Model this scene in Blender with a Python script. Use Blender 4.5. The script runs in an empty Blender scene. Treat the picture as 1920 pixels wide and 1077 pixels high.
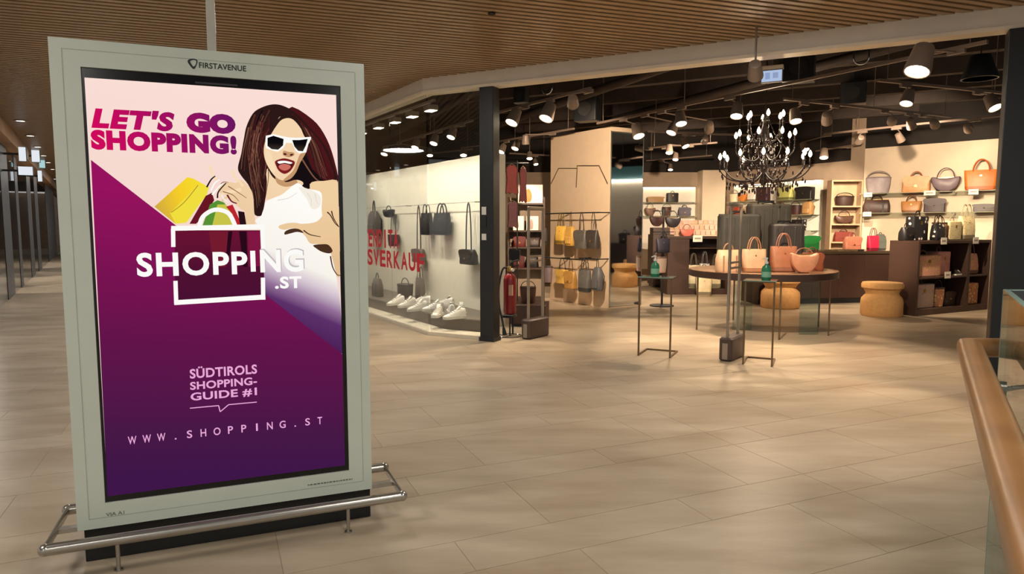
import bpy, bmesh, math, random
from mathutils import Vector, Matrix
R = random.Random(11)
SC = bpy.context.scene
COL = SC.collection
# ------------------------------------------------------------------ camera
FPX = 1280.0                                   # focal length in pixels of the 1920x1077 frame
PITCH = math.atan(FPX / 13920.0)               # slight downward tilt
EYE = Vector((0.0, 0.0, 1.5))
cam_d = bpy.data.cameras.new('camera'); cam = bpy.data.objects.new('camera', cam_d); COL.objects.link(cam)
cam.location = EYE; cam.rotation_euler = (math.pi / 2 - PITCH, 0, 0)
cam_d.sensor_width = 36.0; cam_d.lens = 24.0; cam_d.clip_start = 0.05; cam_d.clip_end = 200
SC.camera = cam
# ------------------------------------------------------------------ world, exposure
SC.view_settings.view_transform = 'Standard'; SC.view_settings.look = 'None'
SC.view_settings.exposure = 0.0; SC.view_settings.gamma = 1.0; SC.view_settings.use_curve_mapping = False
w = bpy.data.worlds.new('mall_ambience'); SC.world = w; w.use_nodes = True
w.node_tree.nodes['Background'].inputs[0].default_value = (1.0, 0.96, 0.90, 1)
w.node_tree.nodes['Background'].inputs[1].default_value = 0.52
SC.cycles.max_bounces = 5; SC.cycles.diffuse_bounces = 3; SC.cycles.glossy_bounces = 2; SC.cycles.transmission_bounces = 2; SC.cycles.transparent_max_bounces = 12
SC.cycles.caustics_reflective = False; SC.cycles.caustics_refractive = False
SC.cycles.sample_clamp_indirect = 4.0; SC.cycles.adaptive_threshold = 0.03

def area(name, loc, size, power, col, rot=(0, 0, 0), shape='DISK', sy=None):
    l = bpy.data.lights.new(name, 'AREA'); l.energy = power; l.color = col; l.shape = shape; l.size = size
    if sy: l.size_y = sy
    o = bpy.data.objects.new(name, l); o.location = loc; o.rotation_euler = rot; COL.objects.link(o)
    return o
WARM = (1.0, 0.77, 0.54); NEUT = (1.0, 0.945, 0.86); COOL = (0.92, 1.0, 0.93)
CEIL = 3.40                                    # mall ceiling height
# general lighting of the mall: bare area lamps added just under the slatted ceiling, no fixtures
for (x, y, s, p) in ((1.2, 1.0, 1.0, 62), (-3.6, 1.6, 1.0, 62), (-2.2, 6.6, 1.0, 58), (1.6, 5.0, 1.0, 55), (-5.2, 9.6, 1.0, 60),
                     (-8.0, 14.5, 1.0, 75), (-11.5, 20.0, 1.0, 80), (-16, 27, 1.0, 90), (3.4, -2.5, 1.0, 60), (-1.0, -3.0, 1.0, 70)):
    area('mall_fill_lamp', (x, y, CEIL - 0.02), s, p, NEUT)
# ------------------------------------------------------------------ survey helpers: a sighted pixel -> a point on a known plane
def ray(px, py):
    u = (px - 960) / FPX; a = (py - 538.5) / FPX; c, s = math.cos(PITCH), math.sin(PITCH)
    return Vector((u, c - a * s, -s - a * c))
def G(px, py, z=0.0):
    d = ray(px, py); return EYE + d * ((z - EYE.z) / d.z)
def D(px, py, y):
    d = ray(px, py); return EYE + d * (y / d.y)
def MPP(p):                                    # metres per pixel at a point
    return (p - EYE).dot(Vector((0, math.cos(PITCH), -math.sin(PITCH)))) / FPX
def ONW(px, py, A, B):                         # on the vertical plane through ground points A, B
    A = Vector((A[0], A[1], 0)); B = Vector((B[0], B[1], 0)); t = B - A; n = Vector((t.y, -t.x, 0)); d = ray(px, py)
    return EYE + d * ((A - EYE).dot(n) / d.dot(n))

# ------------------------------------------------------------------ materials
def lin(c):
    f = lambda v: (v / 255 / 12.92) if v / 255 <= 0.04045 else ((v / 255 + 0.055) / 1.055) ** 2.4
    return (f(c[0]), f(c[1]), f(c[2]), 1)
MATS = {}
def mat(name, col, rough=0.5, metal=0.0, vary=0.10, scale=6.0, bump=0.0, spec=0.5, stretch=None):
    if name in MATS: return MATS[name]
    m = bpy.data.materials.new(name); m.use_nodes = True; nt = m.node_tree; b = nt.nodes['Principled BSDF']
    b.inputs['Roughness'].default_value = rough; b.inputs['Metallic'].default_value = metal
    b.inputs['Specular IOR Level'].default_value = spec
    c = lin(col); tc = nt.nodes.new('ShaderNodeTexCoord'); nz = nt.nodes.new('ShaderNodeTexNoise')
    nz.inputs['Scale'].default_value = scale; nz.inputs['Detail'].default_value = 4
    if stretch:
        mp = nt.nodes.new('ShaderNodeMapping'); mp.inputs['Scale'].default_value = stretch
        nt.links.new(tc.outputs['Object'], mp.inputs[0]); nt.links.new(mp.outputs[0], nz.inputs[0])
    else: nt.links.new(tc.outputs['Object'], nz.inputs[0])
    rp = nt.nodes.new('ShaderNodeValToRGB')
    rp.color_ramp.elements[0].position = 0.3; rp.color_ramp.elements[1].position = 0.7
    rp.color_ramp.elements[0].color = tuple(v * (1 - vary) for v in c[:3]) + (1,)
    rp.color_ramp.elements[1].color = tuple(min(1, v * (1 + vary)) for v in c[:3]) + (1,)
    nt.links.new(nz.outputs[0], rp.inputs[0]); nt.links.new(rp.outputs[0], b.inputs['Base Color'])
    if bump:
        bp = nt.nodes.new('ShaderNodeBump'); bp.inputs['Strength'].default_value = bump; bp.inputs['Distance'].default_value = 0.01
        nt.links.new(nz.outputs[0], bp.inputs['Height']); nt.links.new(bp.outputs[0], b.inputs['Normal'])
    MATS[name] = m; return m
def glow(name, col, strength=1.0):
    if name in MATS: return MATS[name]
    m = bpy.data.materials.new(name); m.use_nodes = True; nt = m.node_tree
    nt.nodes.remove(nt.nodes['Principled BSDF']); e = nt.nodes.new('ShaderNodeEmission')
    e.inputs[0].default_value = lin(col); e.inputs[1].default_value = strength
    nt.links.new(e.outputs[0], nt.nodes['Material Output'].inputs[0]); MATS[name] = m; return m
def grad(name, axis, stops):                   # picture on the lit screen: colour runs along one direction of the panel
    m = bpy.data.materials.new(name); m.use_nodes = True; nt = m.node_tree
    nt.nodes.remove(nt.nodes['Principled BSDF']); e = nt.nodes.new('ShaderNodeEmission')
    tc = nt.nodes.new('ShaderNodeTexCoord'); dp = nt.nodes.new('ShaderNodeVectorMath'); dp.operation = 'DOT_PRODUCT'
    dp.inputs[1].default_value = axis; nt.links.new(tc.outputs['Object'], dp.inputs[0])
    lo, hi = stops[0][0], stops[-1][0]; mr = nt.nodes.new('ShaderNodeMapRange')
    mr.inputs[1].default_value = lo; mr.inputs[2].default_value = hi; nt.links.new(dp.outputs['Value'], mr.inputs[0])
    rp = nt.nodes.new('ShaderNodeValToRGB'); el = rp.color_ramp.elements
    while len(el) < len(stops): el.new(0.5)
    for i, (v, c) in enumerate(stops): el[i].position = (v - lo) / (hi - lo); el[i].color = lin(c)
    nt.links.new(mr.outputs[0], rp.inputs[0]); nt.links.new(rp.outputs[0], e.inputs[0])
    nt.links.new(e.outputs[0], nt.nodes['Material Output'].inputs[0]); MATS[name] = m; return m
def pane(name, tint=(0.96, 0.985, 0.97), refl=1.0, ior=1.5):
    if name in MATS: return MATS[name]
    m = bpy.data.materials.new(name); m.use_nodes = True; nt = m.node_tree; nt.nodes.remove(nt.nodes['Principled BSDF'])
    t = nt.nodes.new('ShaderNodeBsdfTransparent'); t.inputs[0].default_value = tint + (1,)
    g = nt.nodes.new('ShaderNodeBsdfGlossy'); g.inputs['Roughness'].default_value = 0.02
    f = nt.nodes.new('ShaderNodeFresnel'); x = nt.nodes.new('ShaderNodeMixShader')
    geo = nt.nodes.new('ShaderNodeNewGeometry'); mr = nt.nodes.new('ShaderNodeMapRange'); mr.inputs[3].default_value = ior; mr.inputs[4].default_value = 1 / ior
    nt.links.new(geo.outputs['Backfacing'], mr.inputs[0]); nt.links.new(mr.outputs[0], f.inputs[0])
    nt.links.new(f.outputs[0], x.inputs[0]); nt.links.new(t.outputs[0], x.inputs[1]); nt.links.new(g.outputs[0], x.inputs[2])
    nt.links.new(x.outputs[0], nt.nodes['Material Output'].inputs[0]); MATS[name] = m; return m

# ------------------------------------------------------------------ mesh building
class MB:
    def __init__(s): s.v = []; s.f = []; s.sm = []
    def add(s, vs, fs, smooth=False):
        o = len(s.v); s.v += [tuple(p) for p in vs]
        for f in fs: s.f.append([i + o for i in f]); s.sm.append(smooth)
        return s
    def box(s, a, b, M=None):
        x0, y0, z0 = a; x1, y1, z1 = b
        vs = [Vector(p) for p in ((x0, y0, z0), (x1, y0, z0), (x1, y1, z0), (x0, y1, z0), (x0, y0, z1), (x1, y0, z1), (x1, y1, z1), (x0, y1, z1))]
        if M: vs = [M @ p for p in vs]
        return s.add(vs, [(0, 3, 2, 1), (4, 5, 6, 7), (0, 1, 5, 4), (1, 2, 6, 5), (2, 3, 7, 6), (3, 0, 4, 7)])
    def rbox(s, a, b, r=0.01, n=3):             # box with rounded vertical edges and softened top and bottom
        x0, y0, z0 = a; x1, y1, z1 = b; r = min(r, (x1 - x0) / 2.01, (y1 - y0) / 2.01, (z1 - z0) / 2.01)
        def ring(i, z):
            q = []
            for cx, cy, a0 in ((x1 - r, y1 - r, 0), (x0 + r, y1 - r, 90), (x0 + r, y0 + r, 180), (x1 - r, y0 + r, 270)):
                for k in range(n + 1):
                    t = math.radians(a0 + 90 * k / n); q.append((cx + (r - i) * math.cos(t), cy + (r - i) * math.sin(t), z))
            return q
        e = r * 0.45
        return s.loft([ring(e, z0), ring(0, z0 + e), ring(0, z1 - e), ring(e, z1)])
    def loft(s, rings, caps=True, smooth=True, closed=True):
        n = len(rings[0]); vs = [p for r in rings for p in r]; fs = []
        for j in range(len(rings) - 1):
            for i in range(n if closed else n - 1):
                k = (i + 1) % n; fs.append((j * n + i, j * n + k, (j + 1) * n + k, (j + 1) * n + i))
        if caps and closed: fs.append(tuple(range(n - 1, -1, -1))); fs.append(tuple((len(rings) - 1) * n + i for i in range(n)))
        return s.add(vs, fs, smooth)
    def lathe(s, prof, n=18, c=(0, 0, 0), sx=1, sy=1):
        rings = [[(c[0] + r * sx * math.cos(2 * math.pi * i / n), c[1] + r * sy * math.sin(2 * math.pi * i / n), c[2] + z) for i in range(n)] for r, z in prof]
        return s.loft(rings)
    def tube(s, pts, r, n=8, closed=False):
        pts = [Vector(p) for p in pts]; rs = r if isinstance(r, (list, tuple)) else [r] * len(pts); rings = []; up = None
        for i, p in enumerate(pts):
            a = pts[i - 1] if (i > 0 or closed) else p; b = pts[(i + 1) % len(pts)] if (i < len(pts) - 1 or closed) else p
            t = (b - a).normalized()
            if up is None: up = Vector((0, 0, 1)) if abs(t.z) < 0.9 else Vector((1, 0, 0))
            x = t.cross(up).normalized(); up = x.cross(t).normalized()
            rings.append([p + (x * math.cos(2 * math.pi * k / n) + up * math.sin(2 * math.pi * k / n)) * rs[i] for k in range(n)])
        if closed: rings.append(rings[0]); return s.loft(rings, caps=False)
        return s.loft(rings)
    def cyl(s, a, b, r, r2=None, n=12): return s.tube([a, b], [r, r if r2 is None else r2], n)
    def prism(s, poly, y0, y1):                 # outline in x,z pushed from y0 to y1
        n = len(poly); vs = [(x, y0, z) for x, z in poly] + [(x, y1, z) for x, z in poly]
        return s.add(vs, [tuple(range(n)), tuple(range(2 * n - 1, n - 1, -1))] + [(i, i + n, (i + 1) % n + n, (i + 1) % n) for i in range(n)])
    def flat(s, poly, z0, z1):                  # plan outline raised from z0 to z1
        n = len(poly); vs = [(p[0], p[1], z0) for p in poly] + [(p[0], p[1], z1) for p in poly]
        return s.add(vs, [tuple(range(n - 1, -1, -1)), tuple(range(n, 2 * n))] + [(i, (i + 1) % n, (i + 1) % n + n, i + n) for i in range(n)])
    def ball(s, c, r, n=10, m=6):
        rx, ry, rz = r if isinstance(r, (tuple, list)) else (r, r, r)
        rings = [[(c[0] + rx * math.sin(a) * math.cos(2 * math.pi * i / n), c[1] + ry * math.sin(a) * math.sin(2 * math.pi * i / n), c[2] - rz * math.cos(a)) for i in range(n)]
                 for a in [math.pi * (0.03 + 0.94 * j / m) for j in range(m + 1)]]
        return s.loft(rings)
    def mesh(s, name, m, bevel=0):
        me = bpy.data.meshes.new(name); me.from_pydata(s.v, [], s.f); me.polygons.foreach_set('use_smooth', s.sm)
        bm = bmesh.new(); bm.from_mesh(me)
        if bevel:
            bmesh.ops.bevel(bm, geom=[e for e in bm.edges if e.is_manifold and e.calc_face_angle(0) > 0.6], offset=bevel, segments=2, affect='EDGES', profile=0.5)
        bmesh.ops.recalc_face_normals(bm, faces=bm.faces)
        bm.to_mesh(me); bm.free()
        if any(s.sm): me.set_sharp_from_angle(angle=math.radians(42))
        if m: me.materials.append(m)
        return me
    def build(s, name, m, parent=None, bevel=0, loc=None):
        o = bpy.data.objects.new(name, s.mesh(name, m, bevel)); COL.objects.link(o)
        if parent: o.parent = parent
        if loc is not None: o.location = loc
        return o
def tag(o, label=None, cat=None, group=None, kind=None):
    if label: o['label'] = label
    if cat: o['category'] = cat
    if group: o['group'] = group
    if kind: o['kind'] = kind
    return o
def thing(name, label, cat, loc=(0, 0, 0), rz=0.0, group=None):
    o = bpy.data.objects.new(name, None); o.empty_display_size = 0.1; COL.objects.link(o)
    o.location = loc; o.rotation_euler = (0, 0, rz); return tag(o, label, cat, group)
def inst(src, parent=None, loc=None, rot=None, name=None):      # another object on the same mesh
    o = bpy.data.objects.new(name or src.name.split('.')[0], src.data); COL.objects.link(o); o.parent = parent or src.parent
    if loc is not None: o.location = loc
    if rot is not None: o.rotation_euler = rot
    return o
def copy_tree(o, parent=None):
    c = o.copy(); COL.objects.link(c)
    if parent: c.parent = parent
    for ch in list(o.children): copy_tree(ch, c)
    return c
def struct(name, mb, m, label=None, bevel=0): return tag(mb.build(name, m, None, bevel), label, None, None, 'structure')
def arc(c, rx, rz, a0, a1, n=10, y=0.0): return [(c[0] + rx * math.cos(math.radians(a0 + (a1 - a0) * i / n)), y, c[1] + rz * math.sin(math.radians(a0 + (a1 - a0) * i / n))) for i in range(n + 1)]
def spline(pts, n=5, closed=True):              # smooth outline through points
    q = []; m = len(pts)
    for i in range(m if closed else m - 1):
        g = lambda k: pts[k % m] if closed else pts[max(0, min(m - 1, k))]
        p0, p1, p2, p3 = g(i - 1), g(i), g(i + 1), g(i + 2)
        for k in range(n):
            t = k / n; q.append(tuple(0.5 * (2 * p1[j] + (p2[j] - p0[j]) * t + (2 * p0[j] - 5 * p1[j] + 4 * p2[j] - p3[j]) * t * t + (3 * p1[j] - p0[j] - 3 * p2[j] + p3[j]) * t ** 3) for j in range(len(p1))))
    if not closed: q.append(tuple(pts[-1]))
    return q
def lettering(name, text, m, parent, x0, z0, x1, z1, y, bold=0.0, shear=0.0, gap=1.0, thick=0.0, flip=False):
    cu = bpy.data.curves.new(name, 'FONT'); cu.body = text; cu.offset = bold; cu.shear = shear; cu.space_character = gap; cu.resolution_u = 4
    t = bpy.data.objects.new(name, cu); COL.objects.link(t); dg = bpy.context.evaluated_depsgraph_get(); ev = t.evaluated_get(dg)
    src = ev.to_mesh(); vs = [v.co.copy() for v in src.vertices]; fs = [list(p.vertices) for p in src.polygons]; ev.to_mesh_clear()
    bpy.data.objects.remove(t); bpy.data.curves.remove(cu)
    a, b = min(v.x for v in vs), max(v.x for v in vs); c, d = min(v.y for v in vs), max(v.y for v in vs)
    me = bpy.data.meshes.new(name); me.from_pydata([(x0 + (v.x - a) / (b - a) * (x1 - x0), y, z0 + (v.y - c) / (d - c) * (z1 - z0)) for v in vs], [], fs)
    me.materials.append(m); o = bpy.data.objects.new(name, me); COL.objects.link(o); o.parent = parent
    return o
# ================================================================== THE SETTING
V2 = lambda x, y: Vector((x, y, 0))
SD = V2(0.882, -0.471).normalized(); SN = V2(0.471, 0.882).normalized()      # shop front line and its inward normal
CD = V2(-0.525, 0.851).normalized(); CN = V2(0.851, 0.525).normalized()      # corridor direction, and towards the shop
C0 = V2(-1.125, 9.2); POST = C0 + SD * 0.953; COLM = C0 + SD * 6.40
HEAD = 3.24                                                                   # underside of the shop front band
SANG = math.atan2(SD.y, SD.x); CANG = math.atan2(CD.y, CD.x)
def seg(A, B, t0, t1, z0, z1, mb=None):        # upright slab on the line A-B, from t0 to t1 to its left side
    mb = mb or MB(); d = (B - A).normalized(); n = V2(-d.y, d.x)
    mb.flat([A + n * t0, B + n * t0, B + n * t1, A + n * t1], z0, z1); return mb
m_grout = mat('floor_grout', (158, 140, 117), 0.6)
def tile_mat():
    m = mat('stone_tile', (186, 165, 138), 0.30, 0, 0.05, 1.6, spec=0.5); nt = m.node_tree; b = nt.nodes['Principled BSDF']
    geo = nt.nodes.new('ShaderNodeNewGeometry'); mp = nt.nodes.new('ShaderNodeMapping'); mp.inputs['Rotation'].default_value = (0, 0, -math.radians(23.5)); mp.inputs['Scale'].default_value = (0.7, 2.6, 1)
    n2 = nt.nodes.new('ShaderNodeTexNoise'); n2.inputs['Scale'].default_value = 1.7; n2.inputs['Detail'].default_value = 6; n2.inputs['Roughness'].default_value = 0.6
    nt.links.new(geo.outputs['Position'], mp.inputs[0]); nt.links.new(mp.outputs[0], n2.inputs[0])
    oi = nt.nodes.new('ShaderNodeObjectInfo'); ad = nt.nodes.new('ShaderNodeMath'); ad.operation = 'MULTIPLY_ADD'
    ad.inputs[1].default_value = 0.10; nt.links.new(oi.outputs['Random'], ad.inputs[0]); nt.links.new(n2.outputs[0], ad.inputs[2])
    rp = nt.nodes.new('ShaderNodeValToRGB'); e = rp.color_ramp.elements
    e[0].position = 0.32; e[0].color = lin((160, 141, 117)); e[1].position = 0.78; e[1].color = lin((194, 178, 155))
    nt.links.new(ad.outputs[0], rp.inputs[0]); nt.links.new(rp.outputs[0], b.inputs['Base Color'])
    r2 = nt.nodes.new('ShaderNodeMapRange'); r2.inputs[3].default_value = 0.24; r2.inputs[4].default_value = 0.40
    nt.links.new(n2.outputs[0], r2.inputs[0]); nt.links.new(r2.outputs[0], b.inputs['Roughness'])
    return m
m_tile = tile_mat()
floor = struct('floor', MB().flat([(-34, -7), (13, -7), (13, 48), (-34, 48)], -0.12, -0.0014), m_grout, 'beige stone tile floor running from the mall into the shop')
TA = math.radians(23.5); E1 = V2(math.cos(TA), math.sin(TA)); E2 = V2(-math.sin(TA), math.cos(TA)); Q0 = E2.dot(V2(0.2, 3.32))
tiles = []
for r in range(-14, 60):
    wide = r % 2 == 0; qa = Q0 + 0.9 * (r // 2) + (0 if wide else 0.6); qb = qa + (0.6 if wide else 0.3)
    ph = 0.42 if wide else 0.93
    js = [3.2 - ph - 1.28 * k for k in range(22)][::-1] + [3.2] + [3.2 + (0.86 if wide else 0.35) + 1.28 * k for k in range(10)]
    for a, b_ in zip(js[:-1], js[1:]):
        c = E1 * ((a + b_) / 2) + E2 * ((qa + qb) / 2)
        if c.y < -3 or c.x > 12 or c.y > 46 or c.x < -33: continue
        d = (c - V2(0, 0)).dot(V2(0, 1)); seen = d > 1.6 and abs(c.x) < d * 0.80 + 0.6
        tiles.append((0 if seen else 1, c.length, a, b_, qa, qb))
tiles.sort(); shared = {}; rest = MB()
def tile_shape(mb, hw, hh, M=None):
    e = 0.0010; g = 0.0011
    vs = [Vector((sx * (hw - g), sy * (hh - g), -0.01)) for sx, sy in ((-1, -1), (1, -1), (1, 1), (-1, 1))]
    vs += [Vector((sx * (hw - g - e), sy * (hh - g - e), 0)) for sx, sy in ((-1, -1), (1, -1), (1, 1), (-1, 1))]
    if M: vs = [M @ p for p in vs]
    mb.add(vs, [(4, 5, 6, 7), (0, 1, 5, 4), (1, 2, 6, 5), (2, 3, 7, 6), (3, 0, 4, 7)])
for i, (_, _, a, b_, qa, qb) in enumerate(tiles):
    c = E1 * ((a + b_) / 2) + E2 * ((qa + qb) / 2); k = (round(b_ - a, 3), round(qb - qa, 2))
    if i < 296:
        if k not in shared:
            mb = MB(); tile_shape(mb, k[0] / 2, k[1] / 2); shared[k] = mb.mesh('tile', m_tile)
        o = bpy.data.objects.new('tile', shared[k]); COL.objects.link(o); o.parent = floor; o.location = c; o.rotation_euler = (0, 0, TA)
    else: tile_shape(rest, k[0] / 2, k[1] / 2, Matrix.Translation(c) @ Matrix.Rotation(TA, 4, 'Z'))
tag(rest.build('distant_tiles', m_tile, floor), kind='stuff')

# ---- slatted timber ceiling of the mall
LW = V2(-10.5, 14.2)                            # a point on the shop line at the far side of the corridor
m_slat = mat('oak_slat', (164, 136, 102), 0.34, 0, 0.13, 5, stretch=(0.5, 9, 9))
m_dark = mat('dark_void', (34, 25, 18), 0.9)
def hit(P, d, A, t):                            # where the line P + s d meets the line A + k t
    den = d.x * t.y - d.y * t.x; w_ = A - P; return (w_.x * t.y - w_.y * t.x) / den
ceil = struct('ceiling', MB().flat([C0 + CD * 42, C0, C0 + SD * 10.5, V2(9.5, -7), V2(-11, -7), LW - CD * 5 + V2(-4, -1), LW - CD * 4, LW + CD * 33], CEIL + 0.06, CEIL + 0.12), m_dark, 'mall ceiling of narrow oak slats with dark gaps')
SA = math.radians(19.0); A1 = V2(math.cos(SA), math.sin(SA)); A2 = V2(-math.sin(SA), math.cos(SA)); far_slats = MB()
for i in range(330):
    q = 2.6 + i * 0.103; P = A2 * q
    s1 = hit(P, A1, C0, SD); k1 = (P + A1 * s1 - C0).dot(SD)
    if k1 < 0: s1 = hit(P, A1, C0, CD)
    if k1 > 10: s1 = hit(P, A1, C0 + SD * 10, V2(0, 1))
    s0 = hit(P, A1, LW, CD)
    if (P + A1 * s0 - LW).dot(CD) < -4: s0 = hit(P, A1, V2(-10.4, 0), V2(0, 1))
    if s1 - s0 < 0.3: continue
    M = Matrix.Translation(P + A1 * (s0 + s1) / 2 + Vector((0, 0, CEIL))) @ Matrix.Rotation(SA, 4, 'Z')
    mb = MB() if i < 270 else far_slats; h = (s1 - s0) / 2
    bx = ((-h, -0.030, 0), (h, 0.030, 0.062))
    if i < 270:
        mb.box(*bx); o = mb.build('slat', m_slat, ceil); o.matrix_local = M
    else: mb.box(bx[0], bx[1], M)
tag(far_slats.build('distant_slats', m_slat, ceil), kind='stuff')
MB().cyl((0, 0, -0.012), (0, 0, 0), 0.035, n=14).build('sprinkler_plate', m_dark, ceil, loc=G(922, 24, CEIL))

# ---- white band over the shop front, with a dark bulkhead above
m_band = mat('painted_band', (234, 226, 214), 0.45, 0, 0.03)
m_lip = mat('band_lip', (240, 228, 208), 0.4, 0, 0.03)
FA, FB, FC = C0 + CD * 38, C0, C0 + SD * 10.5
band = struct('trim_1', MB().flat([FA - CN * .06, C0 - CN * .06 - CD * .016, FC - SN * .06, FC, C0, FA], HEAD, CEIL + 0.07), m_band, 'pale grey band above the shop front, bent at the corner')
MB().flat([FA - CN * .085, C0 - CN * .085 - CD * .023, FC - SN * .085, FC + SN * .10, C0 + CN * .10 + CD * .026, FA + CN * .10], HEAD - 0.035, HEAD).build('lower_lip', m_lip, band)
m_soot = mat('ceiling_soot', (34, 28, 25), 0.85, 0, 0.2, 3)
struct('wall_bulkhead', MB().flat([FA, C0, FC, FC + SN * .08, C0 + CN * .08 + CD * .02, FA + CN * .08], HEAD, 4.05), m_soot, 'dark bulkhead hidden above the shop front band')
struct('ceiling_shop', MB().flat([C0 + CD * 14, C0, C0 + SD * 10.5, V2(13, 4), V2(13, 20), V2(-6, 21)], 3.98, 4.06), m_soot, 'dark open ceiling of the shop')

# ---- black post and column of the shop front
m_black = mat('black_coated_steel', (26, 27, 30), 0.42, 0, 0.15)
m_steel = mat('brushed_steel', (176, 172, 165), 0.28, 0.9, 0.05, 20)
def upright(name, label, P, wdt, dep):
    t = thing(name, label, 'post', P, SANG); t['kind'] = 'structure'; del t['category']
    MB().box((-wdt / 2, -dep / 2, 0), (wdt / 2, dep / 2, HEAD - 0.035)).build('shaft', m_black, t, 0.008)
    MB().box((-wdt / 2 - .012, -dep / 2 - .012, 0), (wdt / 2 + .012, dep / 2 + .012, 0.05)).build('base_shoe', m_black, t, 0.004)
    return t
post = upright('trim_post', 'black square post between shop window and entrance', POST, 0.20, 0.17)
colm = upright('trim_column', 'black square column at the far end of the entrance', COLM, 0.27, 0.22)
m_paper = mat('white_sticker', (214, 212, 204), 0.6); m_ink = mat('black_ink', (22, 24, 26), 0.5)
for zz, hh, mm in ((1.62, .10, m_paper), (1.46, .14, m_ink), (1.30, .08, m_paper)):
    MB().box((-.065, -.092, zz), (.0, -.0855, zz + hh)).build('sticker', mm, post)

# ---- shop window glass
m_pane = pane('shop_glass', (0.95, 0.97, 0.96), ior=1.62)
def glass(name, label, A, B, z0=0.045, z1=HEAD - 0.035):
    o = struct(name, seg(A, B, -0.006, 0.006, z0, z1), m_pane, label); return o
PW = 1.32; n_w = 1
glass('window_1', 'glass pane of the shop window between the corner and the black post', C0 + SD * 0.02, POST - SD * 0.10)
for k in range(5):
    glass('window_%d' % (k + 2), 'clear glass pane %s along the corridor' % ['next to the shop window corner', 'second from the shop window corner', 'third from the shop window corner', 'fourth from the shop window corner', 'last of the shop window'][k], C0 + CD * (PW * (k + 1) - 0.004), C0 + CD * (PW * k + 0.02 if k == 0 else PW * k + 0.004))
glass('window_7', 'glass pane of the shop front beyond the column', COLM + SD * 0.15, COLM + SD * 3.6)
m_sill = mat('pale_sill', (208, 198, 180), 0.45, 0, 0.04)
struct('trim_sill', MB().flat([C0 + CD * 7 - CN * .03, C0 - CN * .03 - CD * .008, POST - SD * .1 - SN * .03, POST - SD * .1 + SN * .24, C0 + SN * .24 + CD * .02 + CN * .1, C0 + CD * 7 + CN * .22], 0.0, 0.045), m_sill, 'pale low sill under the shop window glass')

# ---- walls of the shop
m_wall = mat('warm_white_wall', (214, 196, 172), 0.75, 0, 0.03)
m_taupe = mat('taupe_wall', (166, 146, 126), 0.8, 0, 0.04)
m_niche = mat('white_panel', (238, 232, 220), 0.6, 0, 0.02)
BW = [V2(-7.4, 18.4), V2(5.7, 18.4), V2(7.35, 15.0)]; WR0, WR1 = V2(7.5, 14.7), V2(10.9, 11.1)
def wall(name, label, A, B, z1, m):
    struct(name, seg(A, B, 0, 0.15, 0, z1), m, label); struct(name + '_upper', seg(A, B, 0, 0.15, z1, 4.0), m_soot, 'dark strip above the ' + label)
wall('wall_back', 'taupe back wall of the shop', BW[0], BW[1], 2.88, m_taupe)
wall('wall_back_right', 'taupe wall behind the sales counter', BW[1], BW[2], 2.88, m_taupe)
wall('wall_right', 'warm white shelf wall lit by spotlights', WR0, WR1, 3.10, m_wall)
struct('wall_right_end', MB().flat([WR0 + V2(-.0, 0), BW[2], BW[2] + V2(.2, .16), WR0 + V2(.2, .2)], 0, 4.0), m_taupe, 'taupe return beside the shelf wall')
wall('wall_far_right', 'taupe side wall of the shop beyond the column', WR1, V2(12.0, 3.2), 3.10, m_taupe)
wall('wall_left', 'taupe side wall behind the window display', C0 + CD * 7.2, BW[0], 2.88, m_taupe)
MBp = MB(); MBp.box((4.95, 17.9, 0), (5.55, 18.4, 2.9)); struct('wall_pier', MBp, m_wall, 'pale pier on the back wall beside the chandelier')
# display wall behind the window
DW0 = C0 + CN * 0.98 + CD * 0.42
tgt0 = G(922, 612); DWN = V2(-.30, 9.95)
struct('wall_display', MB().flat([DWN, DWN + CD * 6.2, DWN + CD * 6.2 + CN * .24, DWN + CN * .24], 0, 2.52), mat('display_wall', (226, 219, 202), 0.7, 0, 0.03), 'cream display wall behind the shop window', 0.004)
# pillar with a mirror
PL = V2(0.76, 13.6); PR = V2(1.72, 12.1); pd = (PR - PL).normalized(); pn = V2(-pd.y, pd.x)
struct('wall_pillar', MB().flat([PL, PR, PR + pn * .78, PL + pn * .78], 0, 3.2), mat('pillar_paint', (214, 190, 162), 0.7, 0, 0.03), 'tall warm white pillar with hanging rails', 0.004)
m_mirror = mat('mirror_silver', (225, 228, 228), 0.03, 1.0, 0.0)
mir = thing('wall_mirror', 'full height mirror on the side of the white pillar', 'mirror', PR + pn * .39 + pd * .002, math.atan2(pn.y, pn.x))
MB().box((-.37, -.012, .03), (.37, 0, 3.1)).build('mirror_glass', m_mirror, mir)
fr = MB(); fr.box((-.385, -.014, .02), (-.37, 0, 3.12)); fr.box((.37, -.014, .02), (.385, 0, 3.12)); fr.box((-.385, -.014, 3.1), (.385, 0, 3.12)); fr.build('mirror_edge', m_steel, mir)

# ---- beams, ducts and services under the dark shop ceiling
m_beam = mat('dusty_beam', (58, 48, 43), 0.8, 0, 0.2)
for i in range(7):
    P = C0 + SN * (0.5 + 1.35 * i) + SD * (-.2 if i < 2 else -1.0 - .3 * i)
    tag(seg(P, P + SD * (9.0 + .2 * i), 0, 0.16, 3.72, 3.98).build('ceiling_beam', m_beam), None, None, None, 'structure')
for i, k in enumerate((1.6, 4.4, 7.4)):
    P = C0 + SD * k + SN * .4
    tag(MB().tube([P + Vector((0, 0, 3.62)), P + CD * 8.5 + SN * 1.5 + Vector((0, 0, 3.62))], 0.07, 10).build('ceiling_pipe', m_beam), None, None, None, 'structure')

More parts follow.
